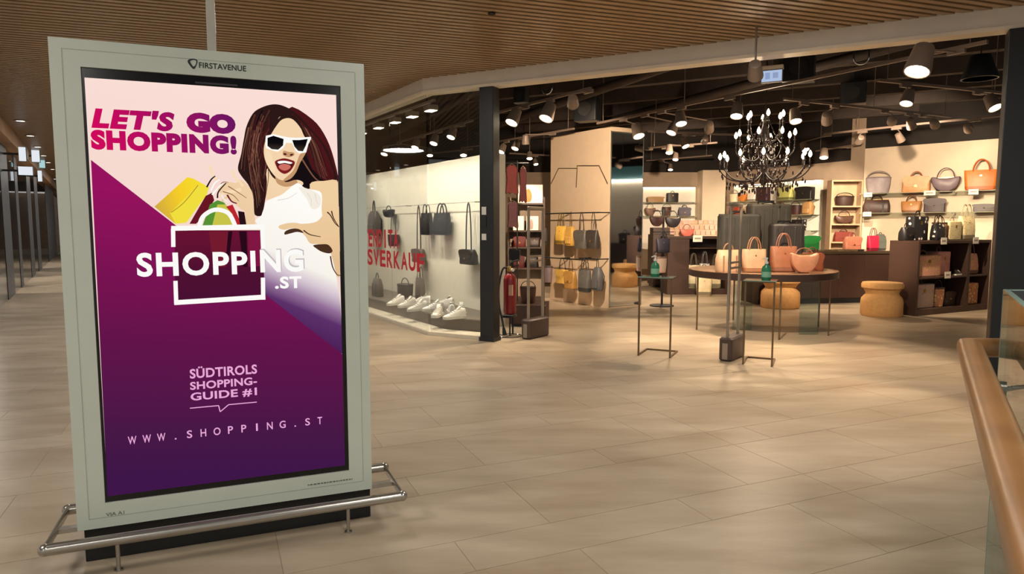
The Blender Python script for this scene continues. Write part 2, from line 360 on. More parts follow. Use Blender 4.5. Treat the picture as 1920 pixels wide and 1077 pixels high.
# ---- shops on the far side of the corridor
LB = LW + CD * 34
def lk(px):                                    # distance along the far shop line at a sighted column
    d = ray(px, 460); P = V2(0, 0); dd = V2(d.x, d.y); s = hit(P, dd, LW, CD); return (dd * s - LW).dot(CD)
struct('wall_corridor_left', seg(LB, LW - CD * 4, -3.2, -3.0, 0, CEIL), mat('dim_shop_wall', (120, 96, 84), 0.8), 'dim back wall of the shops across the corridor')
cb = struct('trim_corridor', seg(LB, LW - CD * 4, -.16, .25, 3.12, CEIL + .05), mat('oak_edge', (172, 132, 92), 0.5, 0, 0.1, 4), 'oak edged bulkhead above the shops across the corridor')
struct('wall_corridor_end', seg(LB + CD * .3, C0 + CD * 41.5, 0, 0.2, 0, CEIL), mat('end_wall', (150, 128, 108), 0.7), 'end wall of the corridor')
m_cpane = pane('corridor_glass', (0.86, 0.85, 0.85), ior=1.5)
m_stone = mat('grey_shop_pillar', (96, 82, 74), 0.35, 0, 0.12)
def cbox(k0, k1, d0, d1, z0, z1, mb=None):
    A, B = LW + CD * k1, LW + CD * k0; return seg(A, B, d0, d1, z0, z1, mb)
ks = [lk(x) for x in (-60, 4, 18, 31, 36, 53, 60, 67, 73, 88, 104)]
n = 0
for i, (a, b_, kind) in enumerate(((ks[0], ks[1], 'g'), (ks[1], ks[2], 'p'), (ks[2], ks[3], 'g'), (ks[3], ks[4], 'p'), (ks[4], ks[5], 'g'), (ks[5], ks[6], 'p'), (ks[6], ks[7], 'g'),
                                   (ks[7], ks[8], 'p'), (ks[8], ks[9], 'g'), (ks[9], ks[10], 'p'), (ks[10], 33, 'g'))):
    if kind == 'p': struct('trim_shopfront', cbox(a, b_, -.22, .05, 0, 3.12), m_black, 'dark post of the shops across the corridor')
    else: struct('window_%d' % (8 + n), cbox(a, b_, .028, .042, 0.0, 3.12), m_cpane, 'dark glazed front of a shop across the corridor'); n += 1
SIGNS = ((9, 325, 20, 16, 'white'), (13, 297, 10, 26, 'white'), (43, 302, 11, 22, 'white'), (60, 313, 8, 22, 'teal'), (55, 336, 6, 20, 'white'), (92, 337, 5, 16, 'white'))
for i, (px, py, w_, h_, c_) in enumerate(SIGNS):
    k = lk(px); p = ONW(px, py, LW, LB); s_ = MPP(p); kk = abs(lk(px + w_ / 2) - lk(px - w_ / 2)) / 2
    t = thing('shop_sign', ['wide white lit sign box above the leftmost dark shop', 'upright white lit sign at the top of the leftmost dark shop', 'bright upright sign on the second dark shop', 'pale teal lit sign beyond the second dark shop', 'small white lit sign below the pale teal one', 'tiny white lit sign on the farthest dark shop'][i], 'sign', LW + CD * k + CN * .24 + Vector((0, 0, p.z)), CANG)
    W = w_ * s_ * 1.15; hs = h_ * s_ / 2                        # blade signs standing out from the shop fronts
    MB().box((-.04, -.06 - W, -hs), (.04, -.06, hs)).build('casing', m_black, t); MB().box((-.046, -.055 - W * .97, -hs * .94), (-.04, -.06 - W * .03, hs * .94)).build('lit_face', glow('sign_' + c_, (226, 232, 238) if c_ == 'white' else (168, 206, 206), 1.0), t)
    MB().box((-.015, -.06, -.02), (.015, 0.19, .02)).build('bracket', m_black, t)
for i, (px, py, w_, h_, c_) in enumerate(((10, 470, 12, 90, (116, 92, 104)), (25, 440, 8, 70, (140, 120, 112)), (44, 380, 16, 50, (120, 52, 50)), (44, 450, 16, 60, (92, 70, 84)), (64, 440, 8, 120, (126, 140, 134)), (78, 420, 8, 90, (150, 146, 138)), (44, 510, 14, 26, (150, 136, 124)))):
    k = lk(px); p = ONW(px, py, LW, LB); s_ = MPP(p); kk = (.5, .4, .55, .55, .5, .6, .45)[i]
    t = thing('display_stand', ['plum clothes stand just inside the leftmost dark shop', 'pale clothes stand deeper in the leftmost dark shop', 'red display stand high in the second dark shop', 'purple display stand in the second dark shop', 'tall grey green stand in the third dark shop', 'tall pale stand in the fourth dark shop', 'low pale display block in the second dark shop'][i], 'stand', LW + CD * (k + (0, 0, -.8, .8, 0, 0, -.9)[i]) - CN * (1.0, 2.0, .9, .9, .8, .8, 1.9)[i], CANG)
    h1 = max(.5, p.z + h_ * s_ / 2); m_ = mat('stand_%d' % i, c_, .7)
    MB().rbox((-kk, -.25, 0.05), (kk, .25, h1), .06).build('body', m_, t); MB().rbox((-kk - .04, -.29, 0), (kk + .04, .29, .05), .03).build('plinth', m_black, t)
for i, k in enumerate((-2, 0.5, 3, 5.5, 8, 11, 15, 20, 26)):
    P = LW + CD * k + CN * .5 + Vector((0, 0, CEIL))
    t = thing('recessed_light', ['nearest', 'second', 'third', 'fourth', 'fifth', 'sixth', 'seventh', 'eighth', 'farthest'][i] + ' round recessed light in the row along the corridor shops', 'lamp', P, 0, 'recessed lights over the corridor')
    MB().lathe([(.10, 0), (.10, -.015), (.075, -.015), (.07, 0)], 16).build('trim_ring', m_steel, t); MB().cyl((0, 0, -.004), (0, 0, -.010), .07, n=14).build('lens', glow('downlight_lens', (255, 240, 214), 6.0), t)
for k in (1.0, 5.0, 10.0, 18.0): area('corridor_fill_lamp', LW + CD * k - CN * 1.2 + Vector((0, 0, 3.0)), 0.6, 130, NEUT)  # lamps added to brighten the dark shop interiors, without fixtures
# ================================================================== ADVERTISING TOTEM
TL = G(155, 1055); TR = G(697, 968); TC = (TL + TR) / 2; TANG = math.atan2(TR.y - TL.y, TR.x - TL.x); TW = (TR - TL).length
tdir = (TR - TL).normalized()
def S(px, py):
    p = ONW(px, py, TL, TR); return ((p - TC).dot(tdir), p.z)
totem = thing('advertising_totem', 'tall white advertising totem with a lit purple shopping poster screen', 'advertising totem', TC, TANG)
m_frame = mat('grey_white_lacquer', (210, 219, 208), 0.35, 0, 0.02)
m_gloss = mat('bezel_black', (12, 11, 16), 0.18, 0, 0.05)
zt = (S(90, 72)[1] + S(680, 122)[1]) / 2; zb = (S(150, 990)[1] + S(697, 914)[1]) / 2
fl, fr_ = S(120, 530)[0], S(688, 530)[0]
xa = (S(152, 128)[0] + S(200, 938)[0]) / 2; xb = (S(635, 178)[0] + S(655, 878)[0]) / 2
za = (S(200, 940)[1] + S(655, 879)[1]) / 2; zc_ = (S(152, 128)[1] + S(637, 163)[1]) / 2
fb = MB(); fb.box((fl, -.03, zb), (xa, .17, zt)); fb.box((xb, -.03, zb), (fr_, .17, zt)); fb.box((xa, -.03, zb), (xb, .17, za)); fb.box((xa, -.03, zc_), (xb, .17, zt)); fb.box((xa, .0, za), (xb, .17, zc_))
fb.build('housing', m_frame, totem)
MB().box((fl + .02, -.005, 0), (fr_ - .005, .15, zb)).build('plinth', mat('plinth_black', (20, 19, 20), 0.6, 0, 0.2), totem, 0.004)
bz = MB().box((xa, -.018, za), (xb, .0, zc_)).build('bezel', m_gloss, totem)
# thin joint line of the cover frame
jl = MB(); g_ = .045
for a, b_ in (((fl + g_, zb + g_), (fl + g_ + .003, zt - g_)), ((fr_ - g_, zb + g_), (fr_ - g_ + .003, zt - g_)), ((fl + g_, zb + g_), (fr_ - g_, zb + g_ + .003)), ((fl + g_, zt - g_), (fr_ - g_, zt - g_ + .003))):
    jl.box((a[0], -.0306, a[1]), (b_[0], -.029, b_[1]))
jl.build('cover_joint', mat('joint_grey', (174, 180, 168), 0.6), totem)
# screen
sx0, sx1 = S(182, 540)[0], S(637, 520)[0]; sz0, sz1 = (S(205, 925)[1] + S(650, 870)[1]) / 2, (S(173, 150)[1] + S(630, 178)[1]) / 2
scr = MB().box((sx0, -.0195, sz0), (sx1, -.018, sz1)).build('screen', grad('poster_pink', (0.25, 0, 1), [(0.8, (238, 208, 200)), (1.5, (245, 216, 206)), (2.1, (250, 222, 214))]), totem)
LAY = [0]
def clip(pts):
    return [(min(max(x, sx0), sx1), min(max(z, sz0), sz1)) for x, z in pts]
def art(name, pts, m, smooth=True, n=4, label=None):
    LAY[0] += 1; y = -.0196 - LAY[0] * .00009
    if smooth: pts = spline(pts, n)
    q = clip([S(*p) for p in pts]); mb = MB(); mb.add([(x, y, z) for x, z in q], [tuple(range(len(q)))])
    me = bpy.data.meshes.new(name); me.from_pydata(mb.v, [], mb.f); me.materials.append(m)
    bm = bmesh.new(); bm.from_mesh(me); bmesh.ops.triangulate(bm, faces=bm.faces, ngon_method='EAR_CLIP'); bm.to_mesh(me); bm.free()
    o = bpy.data.objects.new(name, me); COL.objects.link(o); o.parent = scr
    if label: o['label'] = label
    return o
def stroke(name, pts, w0, m, w1=None, n=5):     # a brush line on the poster
    p = spline([tuple(map(float, q)) for q in pts], n, False); w1 = w0 if w1 is None else w1; L = []; Rr = []
    for i, a in enumerate(p):
        b0 = p[max(0, i - 1)]; b1 = p[min(len(p) - 1, i + 1)]; dx, dy = b1[0] - b0[0], b1[1] - b0[1]; l = math.hypot(dx, dy) or 1; ww = (w0 + (w1 - w0) * i / (len(p) - 1)) / 2
        L.append((a[0] - dy / l * ww, a[1] + dx / l * ww)); Rr.append((a[0] + dy / l * ww, a[1] - dx / l * ww))
    return art(name, L + Rr[::-1], m, False)
def zz(py): return S(560, py)[1]
skin = grad('poster_skin', (0.5, 0, 0.5), [(0.35, (206, 164, 124)), (0.62, (226, 188, 146)), (0.95, (244, 212, 172))])
skin_d = glow('poster_skin_shade', (196, 150, 108)); skin_l = glow('poster_skin_light', (247, 220, 182))
hair = glow('poster_hair', (44, 24, 22)); hair_b = glow('poster_hair_brown', (84, 46, 38)); hair_r = glow('poster_hair_red', (74, 22, 26)); hair_k = glow('poster_hair_black', (22, 14, 16)); hair_h = glow('poster_hair_light', (128, 84, 66))
white = glow('poster_white', (252, 250, 246)); cream = glow('poster_cream', (244, 236, 222)); pink_s = glow('poster_rose_shade', (238, 190, 182))
dv = lambda x, y: S(x, y)[1] + .5 * S(x, y)[0]
dress = grad('poster_dress', (0.5, 0, 1), [(dv(600, 652), (72, 26, 84)), (dv(560, 578), (92, 48, 106)), (dv(540, 545), (148, 112, 154)), (dv(545, 516), (214, 198, 210)), (dv(560, 492), (248, 243, 234)), (dv(560, 370), (254, 252, 246))])
arm = grad('poster_arm', (0, 0, 1), [(zz(640), (80, 32, 84)), (zz(575), (168, 118, 128)), (zz(535), (224, 184, 140)), (zz(380), (240, 206, 160))])
# woman: shadow on the wall, hair behind, body
art('printed_shadow', [(540, 205), (585, 225), (612, 262), (628, 310), (632, 345), (600, 350), (560, 300)], hair_r)
art('printed_hair', [(511, 197), (531, 200), (554, 213), (576, 236), (596, 258), (612, 280), (620, 300), (627, 322), (629, 338), (600, 346), (572, 356), (540, 352), (520, 352), (505, 352), (494, 374), (493, 403), (484, 405), (477, 402), (475, 384), (468, 352), (452, 330), (446, 316), (452, 290), (457, 262), (462, 238), (474, 214), (490, 203)], hair)
art('printed_hair', [(545, 215), (575, 240), (600, 268), (618, 305), (625, 335), (605, 345), (585, 320), (572, 280)], hair_r)
art('printed_hair', [(556, 300), (570, 290), (585, 318), (606, 340), (598, 358), (575, 352), (558, 345), (548, 330)], hair_k)
for i, (p, w0) in enumerate((([(575, 262), (588, 300), (600, 330), (625, 341)], 4), ([(566, 300), (590, 335), (612, 345), (634, 348)], 3), ([(582, 250), (600, 290), (612, 330)], 3), ([(585, 345), (600, 358), (618, 360), (636, 361)], 3.2), ([(596, 340), (606, 352), (636, 355)], 2))): stroke('printed_strand', p, w0, [hair_b, hair_h, hair_b, hair_k, hair_k][i], 1.0)
art('printed_shoulder', [(580, 346), (606, 340), (636, 345), (640, 420), (636, 520), (604, 470), (596, 420), (590, 380)], arm)
art('printed_neck', [(500, 318), (510, 332), (530, 345), (556, 338), (568, 346), (545, 362), (515, 370), (498, 372)], skin)
art('printed_neck_shadow', [(517, 330), (535, 342), (553, 338), (556, 345), (536, 351), (519, 344)], skin_d)
art('printed_dress', [(556, 344), (572, 354), (598, 359), (603, 372), (602, 392), (606, 420), (618, 470), (630, 520), (640, 600), (642, 662), (560, 606), (497, 556), (492, 500), (496, 440), (478, 415), (490, 404), (497, 380), (512, 372), (530, 364)], dress, n=3)
art('printed_dress_fold', [(560, 352), (585, 358), (600, 370), (598, 388), (584, 392), (575, 375)], cream)
for i, p in enumerate(([(575, 362), (582, 374), (583, 386)], [(590, 364), (592, 376), (596, 384)], [(520, 376), (540, 372), (556, 362)])): stroke('printed_fold', p, 1.6, glow('poster_fold', (222, 216, 208)), .8)
# hair over the shoulder on the side of the raised hand
art('printed_hair', [(462, 240), (475, 222), (490, 250), (497, 280), (496, 310), (500, 340), (498, 365), (494, 392), (487, 405), (478, 402), (476, 380), (468, 350), (452, 330), (446, 315), (453, 288)], hair)
for i, (p, w0) in enumerate((([(478, 216), (466, 250), (460, 290), (458, 322)], 3.5), ([(492, 208), (474, 250), (470, 300), (478, 345)], 3), ([(505, 208), (486, 250), (482, 300), (490, 350)], 2.6), ([(466, 240), (456, 285), (452, 318)], 2.4), ([(470, 325), (480, 350), (488, 380)], 3), ([(498, 330), (490, 360), (484, 396)], 2.6), ([(486, 300), (484, 330), (494, 360)], 2.0), ([(476, 280), (468, 320), (478, 356), (482, 390)], 1.6))): stroke('printed_strand', p, w0, [hair_b, hair_k, hair_b, hair_h, hair_b, hair_k, hair_h, hair_h][i], .8)
# loose waves brushed through the hair
for i in range(34):
    f = R.random(); x0_, y0_ = 470 + 40 * f + R.uniform(-4, 4), 212 + 20 * abs(f - .5) + R.uniform(0, 40); y1_ = R.uniform(300, 392); x1_ = 458 + 34 * f + (y1_ - 300) * .22; wv = R.uniform(-5, 5)
    if y1_ < 320 or x1_ > 470: stroke('printed_strand', [(x0_, y0_), ((x0_ + x1_) / 2 - 7 + wv, (y0_ + y1_) / 2 - 16), ((x0_ + x1_) / 2 - 5 - wv, (y0_ + y1_) / 2 + 14), (min(x1_, 494), y1_)], R.uniform(1.0, 2.4), R.choice([hair_b, hair_b, hair_k, hair_h, hair_r]), .6)
for i in range(16):
    f = R.random(); stroke('printed_strand', [(556 + 26 * f, 226 + 26 * f), (572 + 28 * f, 262 + 20 * f), (584 + 26 * f, 300 + 10 * f), (590 + 34 * f, 332 + R.uniform(-6, 8))], R.uniform(.9, 2.0), R.choice([hair_b, hair_k, hair_h, hair_k]), .5)
# face
art('printed_face', [(525, 220), (545, 222), (560, 236), (568, 254), (576, 270), (572, 288), (562, 306), (553, 326), (540, 338), (525, 338), (511, 327), (498, 305), (494, 284), (498, 264), (509, 247), (518, 232)], skin)
art('printed_cheek', [(498, 284), (506, 286), (512, 304), (516, 322), (508, 322), (499, 304)], skin_l)
art('printed_cheek_shade', [(572, 288), (562, 306), (553, 326), (540, 338), (530, 339), (548, 322), (556, 304), (562, 290)], skin_d)
art('printed_hair', [(500, 262), (508, 244), (520, 226), (532, 216), (550, 218), (562, 232), (570, 250), (574, 262), (560, 238), (545, 224), (528, 226), (516, 240), (506, 256)], hair)
art('printed_nose', [(531, 284), (540, 286), (549, 287), (551, 292), (541, 296), (530, 292)], skin_d)
art('printed_nostril', [(532, 288), (537, 290), (535, 292), (531, 291)], hair_r); art('printed_nostril', [(544, 290), (549, 290), (547, 293), (543, 293)], hair_r)
art('printed_lips', [(515, 304), (522, 300), (533, 298), (545, 301), (552, 305), (549, 314), (542, 323), (532, 327), (522, 321), (517, 312)], glow('poster_lips', (122, 30, 34)))
art('printed_mouth', [(518, 305), (533, 303), (548, 307), (544, 316), (533, 321), (523, 316)], hair_r)
art('printed_teeth', [(520, 304), (533, 302.5), (547, 306), (543, 308.5), (533, 306.5), (523, 308)], white)
art('printed_tongue', [(522, 312), (532, 308), (544, 312), (541, 318), (533, 321), (525, 318)], glow('poster_tongue', (206, 112, 100)))
# sunglasses
art('printed_sunglasses', [(498, 256), (512, 253), (530, 257), (540, 259), (556, 260), (582, 258), (582, 262), (577, 272), (573, 287), (560, 289), (553, 284), (547, 270), (536, 269), (530, 279), (520, 286), (508, 283), (498, 279), (497, 266)], white, False)
lens = grad('poster_lens', (0, 0, 1), [(zz(288), (64, 52, 44)), (zz(272), (14, 12, 14)), (zz(255), (6, 6, 10))])
art('printed_lens', [(501, 260), (512, 256), (531, 262), (530, 274), (521, 282), (509, 281), (501, 275)], lens, False)
art('printed_lens', [(547, 264), (560, 264), (576, 262), (572, 275), (567, 285), (558, 284), (551, 276)], lens, False)
# raised hand with the carrier bags
art('printed_forearm', [(440, 350), (452, 346), (466, 352), (474, 368), (476, 395), (477, 422), (462, 424), (458, 395), (446, 384)], skin)
art('printed_hand', [(418, 346), (430, 342), (442, 344), (450, 338), (460, 344), (472, 360), (474, 384), (460, 396), (446, 388), (434, 376), (422, 366), (412, 362), (409, 355)], skin)
for i, p in enumerate(([(436, 320), (439, 331), (447, 340), (456, 350)], [(450, 346), (432, 350), (418, 352), (410, 360)], [(452, 356), (434, 360), (420, 362), (412, 370)], [(452, 368), (436, 370), (424, 371), (416, 378)], [(392, 312), (396, 320), (400, 331), (408, 340)])):
    stroke('printed_finger', p, [5, 7, 7, 6, 5.5][i], [skin_l, skin, skin_l, skin, skin_l][i], 4)
for p in ([(428, 350), (444, 360), (462, 372)], [(418, 360), (436, 366), (448, 378)], [(414, 346), (420, 342), (428, 343)]): stroke('printed_finger_shade', p, 2.0, glow('poster_finger_shade', (150, 98, 66)), 1)
art('printed_carrier_bag', [(291, 388), (352, 333), (364, 336), (392, 352), (388, 366), (350, 418), (330, 420)], grad('poster_yellow', (1, 0, 0.3), [(S(300, 400)[0] + .3 * zz(400), (212, 172, 60)), (S(340, 370)[0] + .3 * zz(370), (246, 206, 40)), (S(390, 360)[0] + .3 * zz(370), (244, 222, 48))]), False)
art('printed_carrier_bag_side', [(320, 400), (372, 346), (392, 353), (388, 366), (350, 418), (330, 420)], glow('poster_yellow_side', (240, 222, 62)), False)
stroke('printed_crease', [(322, 399), (346, 380), (372, 348)], 1.5, glow('poster_crease', (176, 138, 40)))
art('printed_carrier_bag', [(386, 368), (398, 362), (402, 376), (382, 408), (368, 420), (356, 420)], glow('poster_wine', (104, 22, 36)), False)
art('printed_carrier_bag', [(394, 384), (408, 376), (420, 380), (430, 392), (440, 424), (380, 424)], glow('poster_green', (86, 146, 52)), False)
art('printed_carrier_bag', [(408, 384), (424, 384), (436, 402), (436, 424), (398, 424)], glow('poster_lime', (200, 196, 74)), False)
art('printed_carrier_bag', [(424, 388), (436, 384), (448, 410), (452, 424), (440, 424), (436, 402)], glow('poster_red', (186, 36, 46)), False)
art('printed_carrier_bag', [(446, 396), (458, 398), (462, 424), (450, 424)], glow('poster_dark', (40, 16, 24)), False)
for i, p in enumerate(([(388, 352), (396, 338), (404, 331)], [(396, 358), (403, 344), (412, 338)], [(398, 366), (410, 352), (418, 345)], [(408, 372), (410, 360), (424, 344)], [(416, 366), (420, 374), (428, 380)], [(426, 366), (434, 378), (444, 382)])): stroke('printed_cord', p, 3.2, [hair_k, white, white, hair, cream, glow('poster_wine', (104, 22, 36))][i], 2)
# pointing hand
art('printed_hand', [(522, 424), (536, 419), (553, 418), (567, 420), (592, 416), (606, 402), (622, 392), (637, 394), (637, 470), (624, 472), (612, 460), (594, 458), (580, 456), (572, 444), (562, 434), (548, 428), (534, 431), (524, 429)], arm)
art('printed_finger_shadow', [(534, 434), (546, 429), (560, 430), (568, 437), (556, 435), (543, 438), (533, 440)], glow('poster_umber', (74, 48, 32)))
art('printed_wrist_shadow', [(586, 460), (600, 458), (614, 459), (622, 470), (616, 475), (602, 472), (592, 466)], glow('poster_umber', (74, 48, 32)))
for p in ([(568, 432), (580, 440), (600, 444)], [(612, 398), (618, 404), (626, 418), (634, 426)], [(620, 396), (624, 410), (634, 426)], [(618, 480), (622, 500), (630, 514), (637, 516)]): stroke('printed_line', p, 2.6, glow('poster_umber', (74, 48, 32)), 1.2)
# purple field below the diagonal
purple = grad('poster_purple', (0.12, 0, 1), [(sz0, (62, 22, 74)), (zz(800), (70, 24, 70)), (zz(640), (98, 20, 74)), (zz(520), (122, 18, 82)), (zz(380), (150, 18, 94))])
art('printed_purple_field', [(173, 301), (645, 662), (665, 880), (205, 945)], purple, False)
art('printed_bag_panel', [(328, 432), (492, 432), (496, 560), (330, 566)], grad('poster_panel', (0, 0, 1), [(zz(560), (72, 16, 52)), (zz(500), (80, 16, 48)), (zz(440), (104, 18, 50))]), False)
art('printed_bag_panel_red', [(392, 434), (428, 434), (424, 500), (400, 500)], glow('poster_deep_red', (116, 26, 46)), False)
art('printed_bag_panel_dark', [(428, 434), (436, 434), (430, 480), (424, 480)], glow('poster_panel_dark', (40, 8, 26)), False)
art('printed_bag_panel_dark', [(448, 434), (462, 434), (464, 500), (456, 500)], glow('poster_panel_dark', (40, 8, 26)), False)
art('printed_bag_panel_pink', [(464, 434), (492, 434), (492, 498), (466, 500)], glow('poster_berry', (128, 22, 66)), False)
# white bag emblem and lettering
def line(pts, wd): return stroke('printed_emblem', pts, wd, white, n=1)
line([(326, 463), (325.5, 429)], 8); line([(322, 428.5), (496, 425)], 9); line([(491, 421), (493, 471)], 8)
line([(330, 526), (331.5, 570)], 8); line([(328, 566.5), (497, 556)], 9); line([(493, 561), (492.5, 520)], 8)
stroke('printed_emblem', [(373, 428), (380, 408), (396, 396), (412, 394), (430, 402), (442, 426)], 8, white)
def words(name, text, m, a, b_, bold=.02, shear=0, gap=1.0, base=None):
    LAY[0] += 1; (x0, z0), (x1, z1) = S(*a), S(*b_); return lettering(name, text, m, base or scr, x0, z0, x1, z1, -.0196 - LAY[0] * .00009, bold, shear, gap)
words('printed_letter_shade', 'NG', glow('poster_letter_shade', (196, 186, 190)), (489, 509), (569, 465), .04, 0, 1.1)
words('printed_letters', 'SHOPP', white, (259, 519), (463, 471), .032, 0, 1.12); words('printed_letters', 'I', white, (470, 509), (478, 470), .05)
words('printed_letters', 'NG', white, (488, 511), (567, 467), .032, 0, 1.1); words('printed_letters', '.ST', white, (515, 541), (564, 517), .035, 0, 1.1)
magenta = grad('poster_magenta', (1, 0, 0.25), [(S(176, 240)[0] + .25 * zz(240), (206, 10, 92)), (S(300, 245)[0] + .25 * zz(240), (166, 14, 96)), (S(442, 250)[0] + .25 * zz(240), (104, 22, 98))])
words('printed_headline', "LET'S", magenta, (174, 242), (328, 212), .06, .2, 1.16); words('printed_headline', 'GO', magenta, (351, 250), (441, 217), .085, 0, 1.06)
words('printed_headline', 'SHOPPING!', magenta, (174, 282), (443, 256.5), .068, 0, 1.12)
rose = glow('poster_rose', (232, 168, 214))
for tx, p0, p1 in (('SÜDTIROLS', (357, 708), (481, 677.5)), ('SHOPPING-', (357.5, 729), (481, 704.5)), ('GUIDE #1', (358.5, 750.5), (481, 724))): words('printed_tagline', tx, rose, p0, p1, .026, 0, 1.05)
(x0, z0), (x1, z1) = S(357, 764), S(481, 750); zs = (z0 + z1) / 2; rail = [(x0, zs), (x0 + .42 * (x1 - x0), zs), (x0 + .44 * (x1 - x0), zs - .03), (x0 + .57 * (x1 - x0), zs), (x1, zs)]; yy = -.0196 - LAY[0] * .00009
mb = MB()
for (a, b_) in zip(rail[:-1], rail[1:]):
    d = Vector((b_[0] - a[0], 0, b_[1] - a[1])).normalized(); nn = Vector((-d.z, 0, d.x)) * .0022
    mb.add([Vector((a[0], yy, a[1])) + nn, Vector((b_[0], yy, b_[1])) + nn, Vector((b_[0], yy, b_[1])) - nn, Vector((a[0], yy, a[1])) - nn], [(0, 1, 2, 3)])
mb.build('printed_speech_line', rose, scr)
(x0, _), (x1, _) = S(243, 830), S(604, 780); zc2 = (S(250, 826)[1] + S(600, 782)[1]) / 2
web = 'WWW.SHOPPING.ST'; pit = (x1 - x0 - .03) / 14
for i, q in enumerate(web):
    hw = {'W': .017, '.': .004, 'I': .004, 'H': .012, 'N': .013, 'O': .015, 'G': .014}.get(q, .011); xc = x0 + .015 + pit * i
    lettering('printed_letter', q, rose, scr, xc - hw, zc2 - .018, xc + hw, zc2 + (.018 if q != '.' else -.011), yy, .012)
# marks on the white housing
m_print = mat('print_green_black', (30, 46, 40), 0.6)
(x0, z0), (x1, z1) = S(374, 133), S(461, 123); zm = (S(418, 128)[1])
lettering('brand_lettering', 'FIRSTAVENUE', m_print, totem, x0, zm - .013, x1, zm + .012, -.0312, .02, 0, 1.05)
ex, ez = S(362.5, 122); mb = MB()
oc = [(-.021, .006), (-.016, .016), (0, .021), (.014, .019), (.019, .010), (.014, -.006), (.006, -.022), (-.002, -.022), (-.012, -.010)]
ic = [(-.011, .007), (-.007, .012), (0, .015), (.010, .015), (.014, .009), (.010, -.005), (.004, -.012), (0, -.012), (-.006, -.004)]
o_, i_ = spline(oc, 3), spline(ic, 3); nn = len(o_)
mb.add([(ex + x, -.0312, ez + z) for x, z in o_] + [(ex + x, -.0312, ez + z) for x, z in i_], [(i, (i + 1) % nn, (i + 1) % nn + nn, i + nn) for i in range(nn)])
mb.build('brand_emblem', m_print, totem)
m_fade = mat('print_faded', (112, 114, 104), 0.6)
(x0, z0) = S(201, 962); (x1, z1) = S(235, 955); lettering('small_print', 'VIA A1', m_fade, totem, x0, (z0 + z1) / 2 - .008, x1, (z0 + z1) / 2 + .008, -.0312, .01)
# faint line of small print, too small to read: short dashes
(x0, z0) = S(576, 907); (x1, z1) = S(659, 894); mb = MB(); x = x0; zq = (z0 + z1) / 2
while x < x1:
    l = R.uniform(.004, .014); mb.box((x, -.0312, zq - .003), (min(x + l, x1), -.030, zq + .003)); x += l + .004
mb.build('small_print', m_fade, totem)
# faint maker's mark at the top of the bezel
(x0, z0) = S(366, 156); (x1, z1) = S(445, 152)
mb = MB(); mb.box((x0, -.0185, zc_ - .034), (x1, -.0175, zc_ - .026)); mb.build('bezel_mark', mat('bezel_grey', (52, 48, 58), 0.5), totem)
# steel bumper rail around the foot
RZ = .14; bx0, bx1 = -TW / 2 - .105, TW / 2 + .13
rl = MB(); rl.tube([(bx0, .30, RZ), (bx0, -.14, RZ), (bx1, -.14, RZ), (bx1, .30, RZ)], .025, 14, True); rl.build('bumper_rail', m_steel, totem)
for x in (bx0, bx1):
    for y in (-.14, .30): MB().ball((0, 0, 0), .0265, 12, 8).build('rail_joint', m_steel, totem, loc=(x, y, RZ))
for x, y in ((-TW / 2 + .16, -.14), (TW / 2 - .14, -.14), (-TW / 2 + .16, .30), (TW / 2 - .14, .30)):
    mb = MB(); mb.cyl((x, y, 0.004), (x, y, RZ), .009, n=10); mb.build('rail_foot', m_steel, totem); mb = MB(); mb.lathe([(.018, 0), (.018, .005), (.01, .007)], 14, (x, y, 0)); mb.build('foot_plate', m_steel, totem)
for x, s_ in ((bx0, 1), (bx1, -1)):
    MB().box((min(x, x + s_ * .14), .06, RZ - .02), (max(x, x + s_ * .14), .10, RZ + .0)).build('side_bracket', m_steel, totem)
# cable conduit from the totem to the ceiling
px = S(397, 95)[0]
cd = thing('cable_conduit', 'thin pale conduit rising from the totem top to the slatted ceiling', 'conduit', TC + tdir * px + Vector((-math.sin(TANG), math.cos(TANG), 0)) * .07, TANG)
MB().box((-.019, -.016, zt), (.019, .016, CEIL - .012)).build('duct', mat('conduit_white', (196, 192, 182), 0.4), cd, 0.003)
MB().rbox((-.05, -.05, CEIL - .012), (.05, .05, CEIL), .01).build('ceiling_plate', mat('conduit_white', (196, 192, 182)), cd)
# ================================================================== BAG AND SHOE BUILDERS
def leather(c, rough=0.45): return mat('leather_%d_%d_%d' % tuple(c), c, rough, 0, 0.12, 9, 0.12)
def spotted(name, base, dots, scale=30, thr=0.28):
    if name in MATS: return MATS[name]
    m = mat(name, base, 0.55); nt = m.node_tree; b = nt.nodes['Principled BSDF']; tc = nt.nodes.new('ShaderNodeTexCoord'); v = nt.nodes.new('ShaderNodeTexVoronoi'); v.inputs['Scale'].default_value = scale
    rp = nt.nodes.new('ShaderNodeValToRGB'); rp.color_ramp.interpolation = 'CONSTANT'; e = rp.color_ramp.elements; e[0].color = lin(dots); e[1].position = thr; e[1].color = lin(base)
    nt.links.new(tc.outputs['Object'], v.inputs['Vector']); nt.links.new(v.outputs['Distance'], rp.inputs[0]); nt.links.new(rp.outputs[0], b.inputs['Base Color']); return m
m_brass = mat('brass', (196, 160, 96), 0.3, 1.0, 0.05); m_chrome = mat('chrome', (206, 206, 206), 0.15, 1.0, 0.03)
def rr(w, d, z, r=.03, n=3, x0=0, y0=0):
    r = min(r, w / 2.05, d / 2.05); q = []
    for sx, sy, a0 in ((1, 1, 0), (-1, 1, 90), (-1, -1, 180), (1, -1, 270)):
        for k in range(n + 1):
            t = math.radians(a0 + 90 * k / n); q.append((x0 + sx * (w / 2 - r) + r * math.cos(t), y0 + sy * (d / 2 - r) + r * math.sin(t), z))
    return q
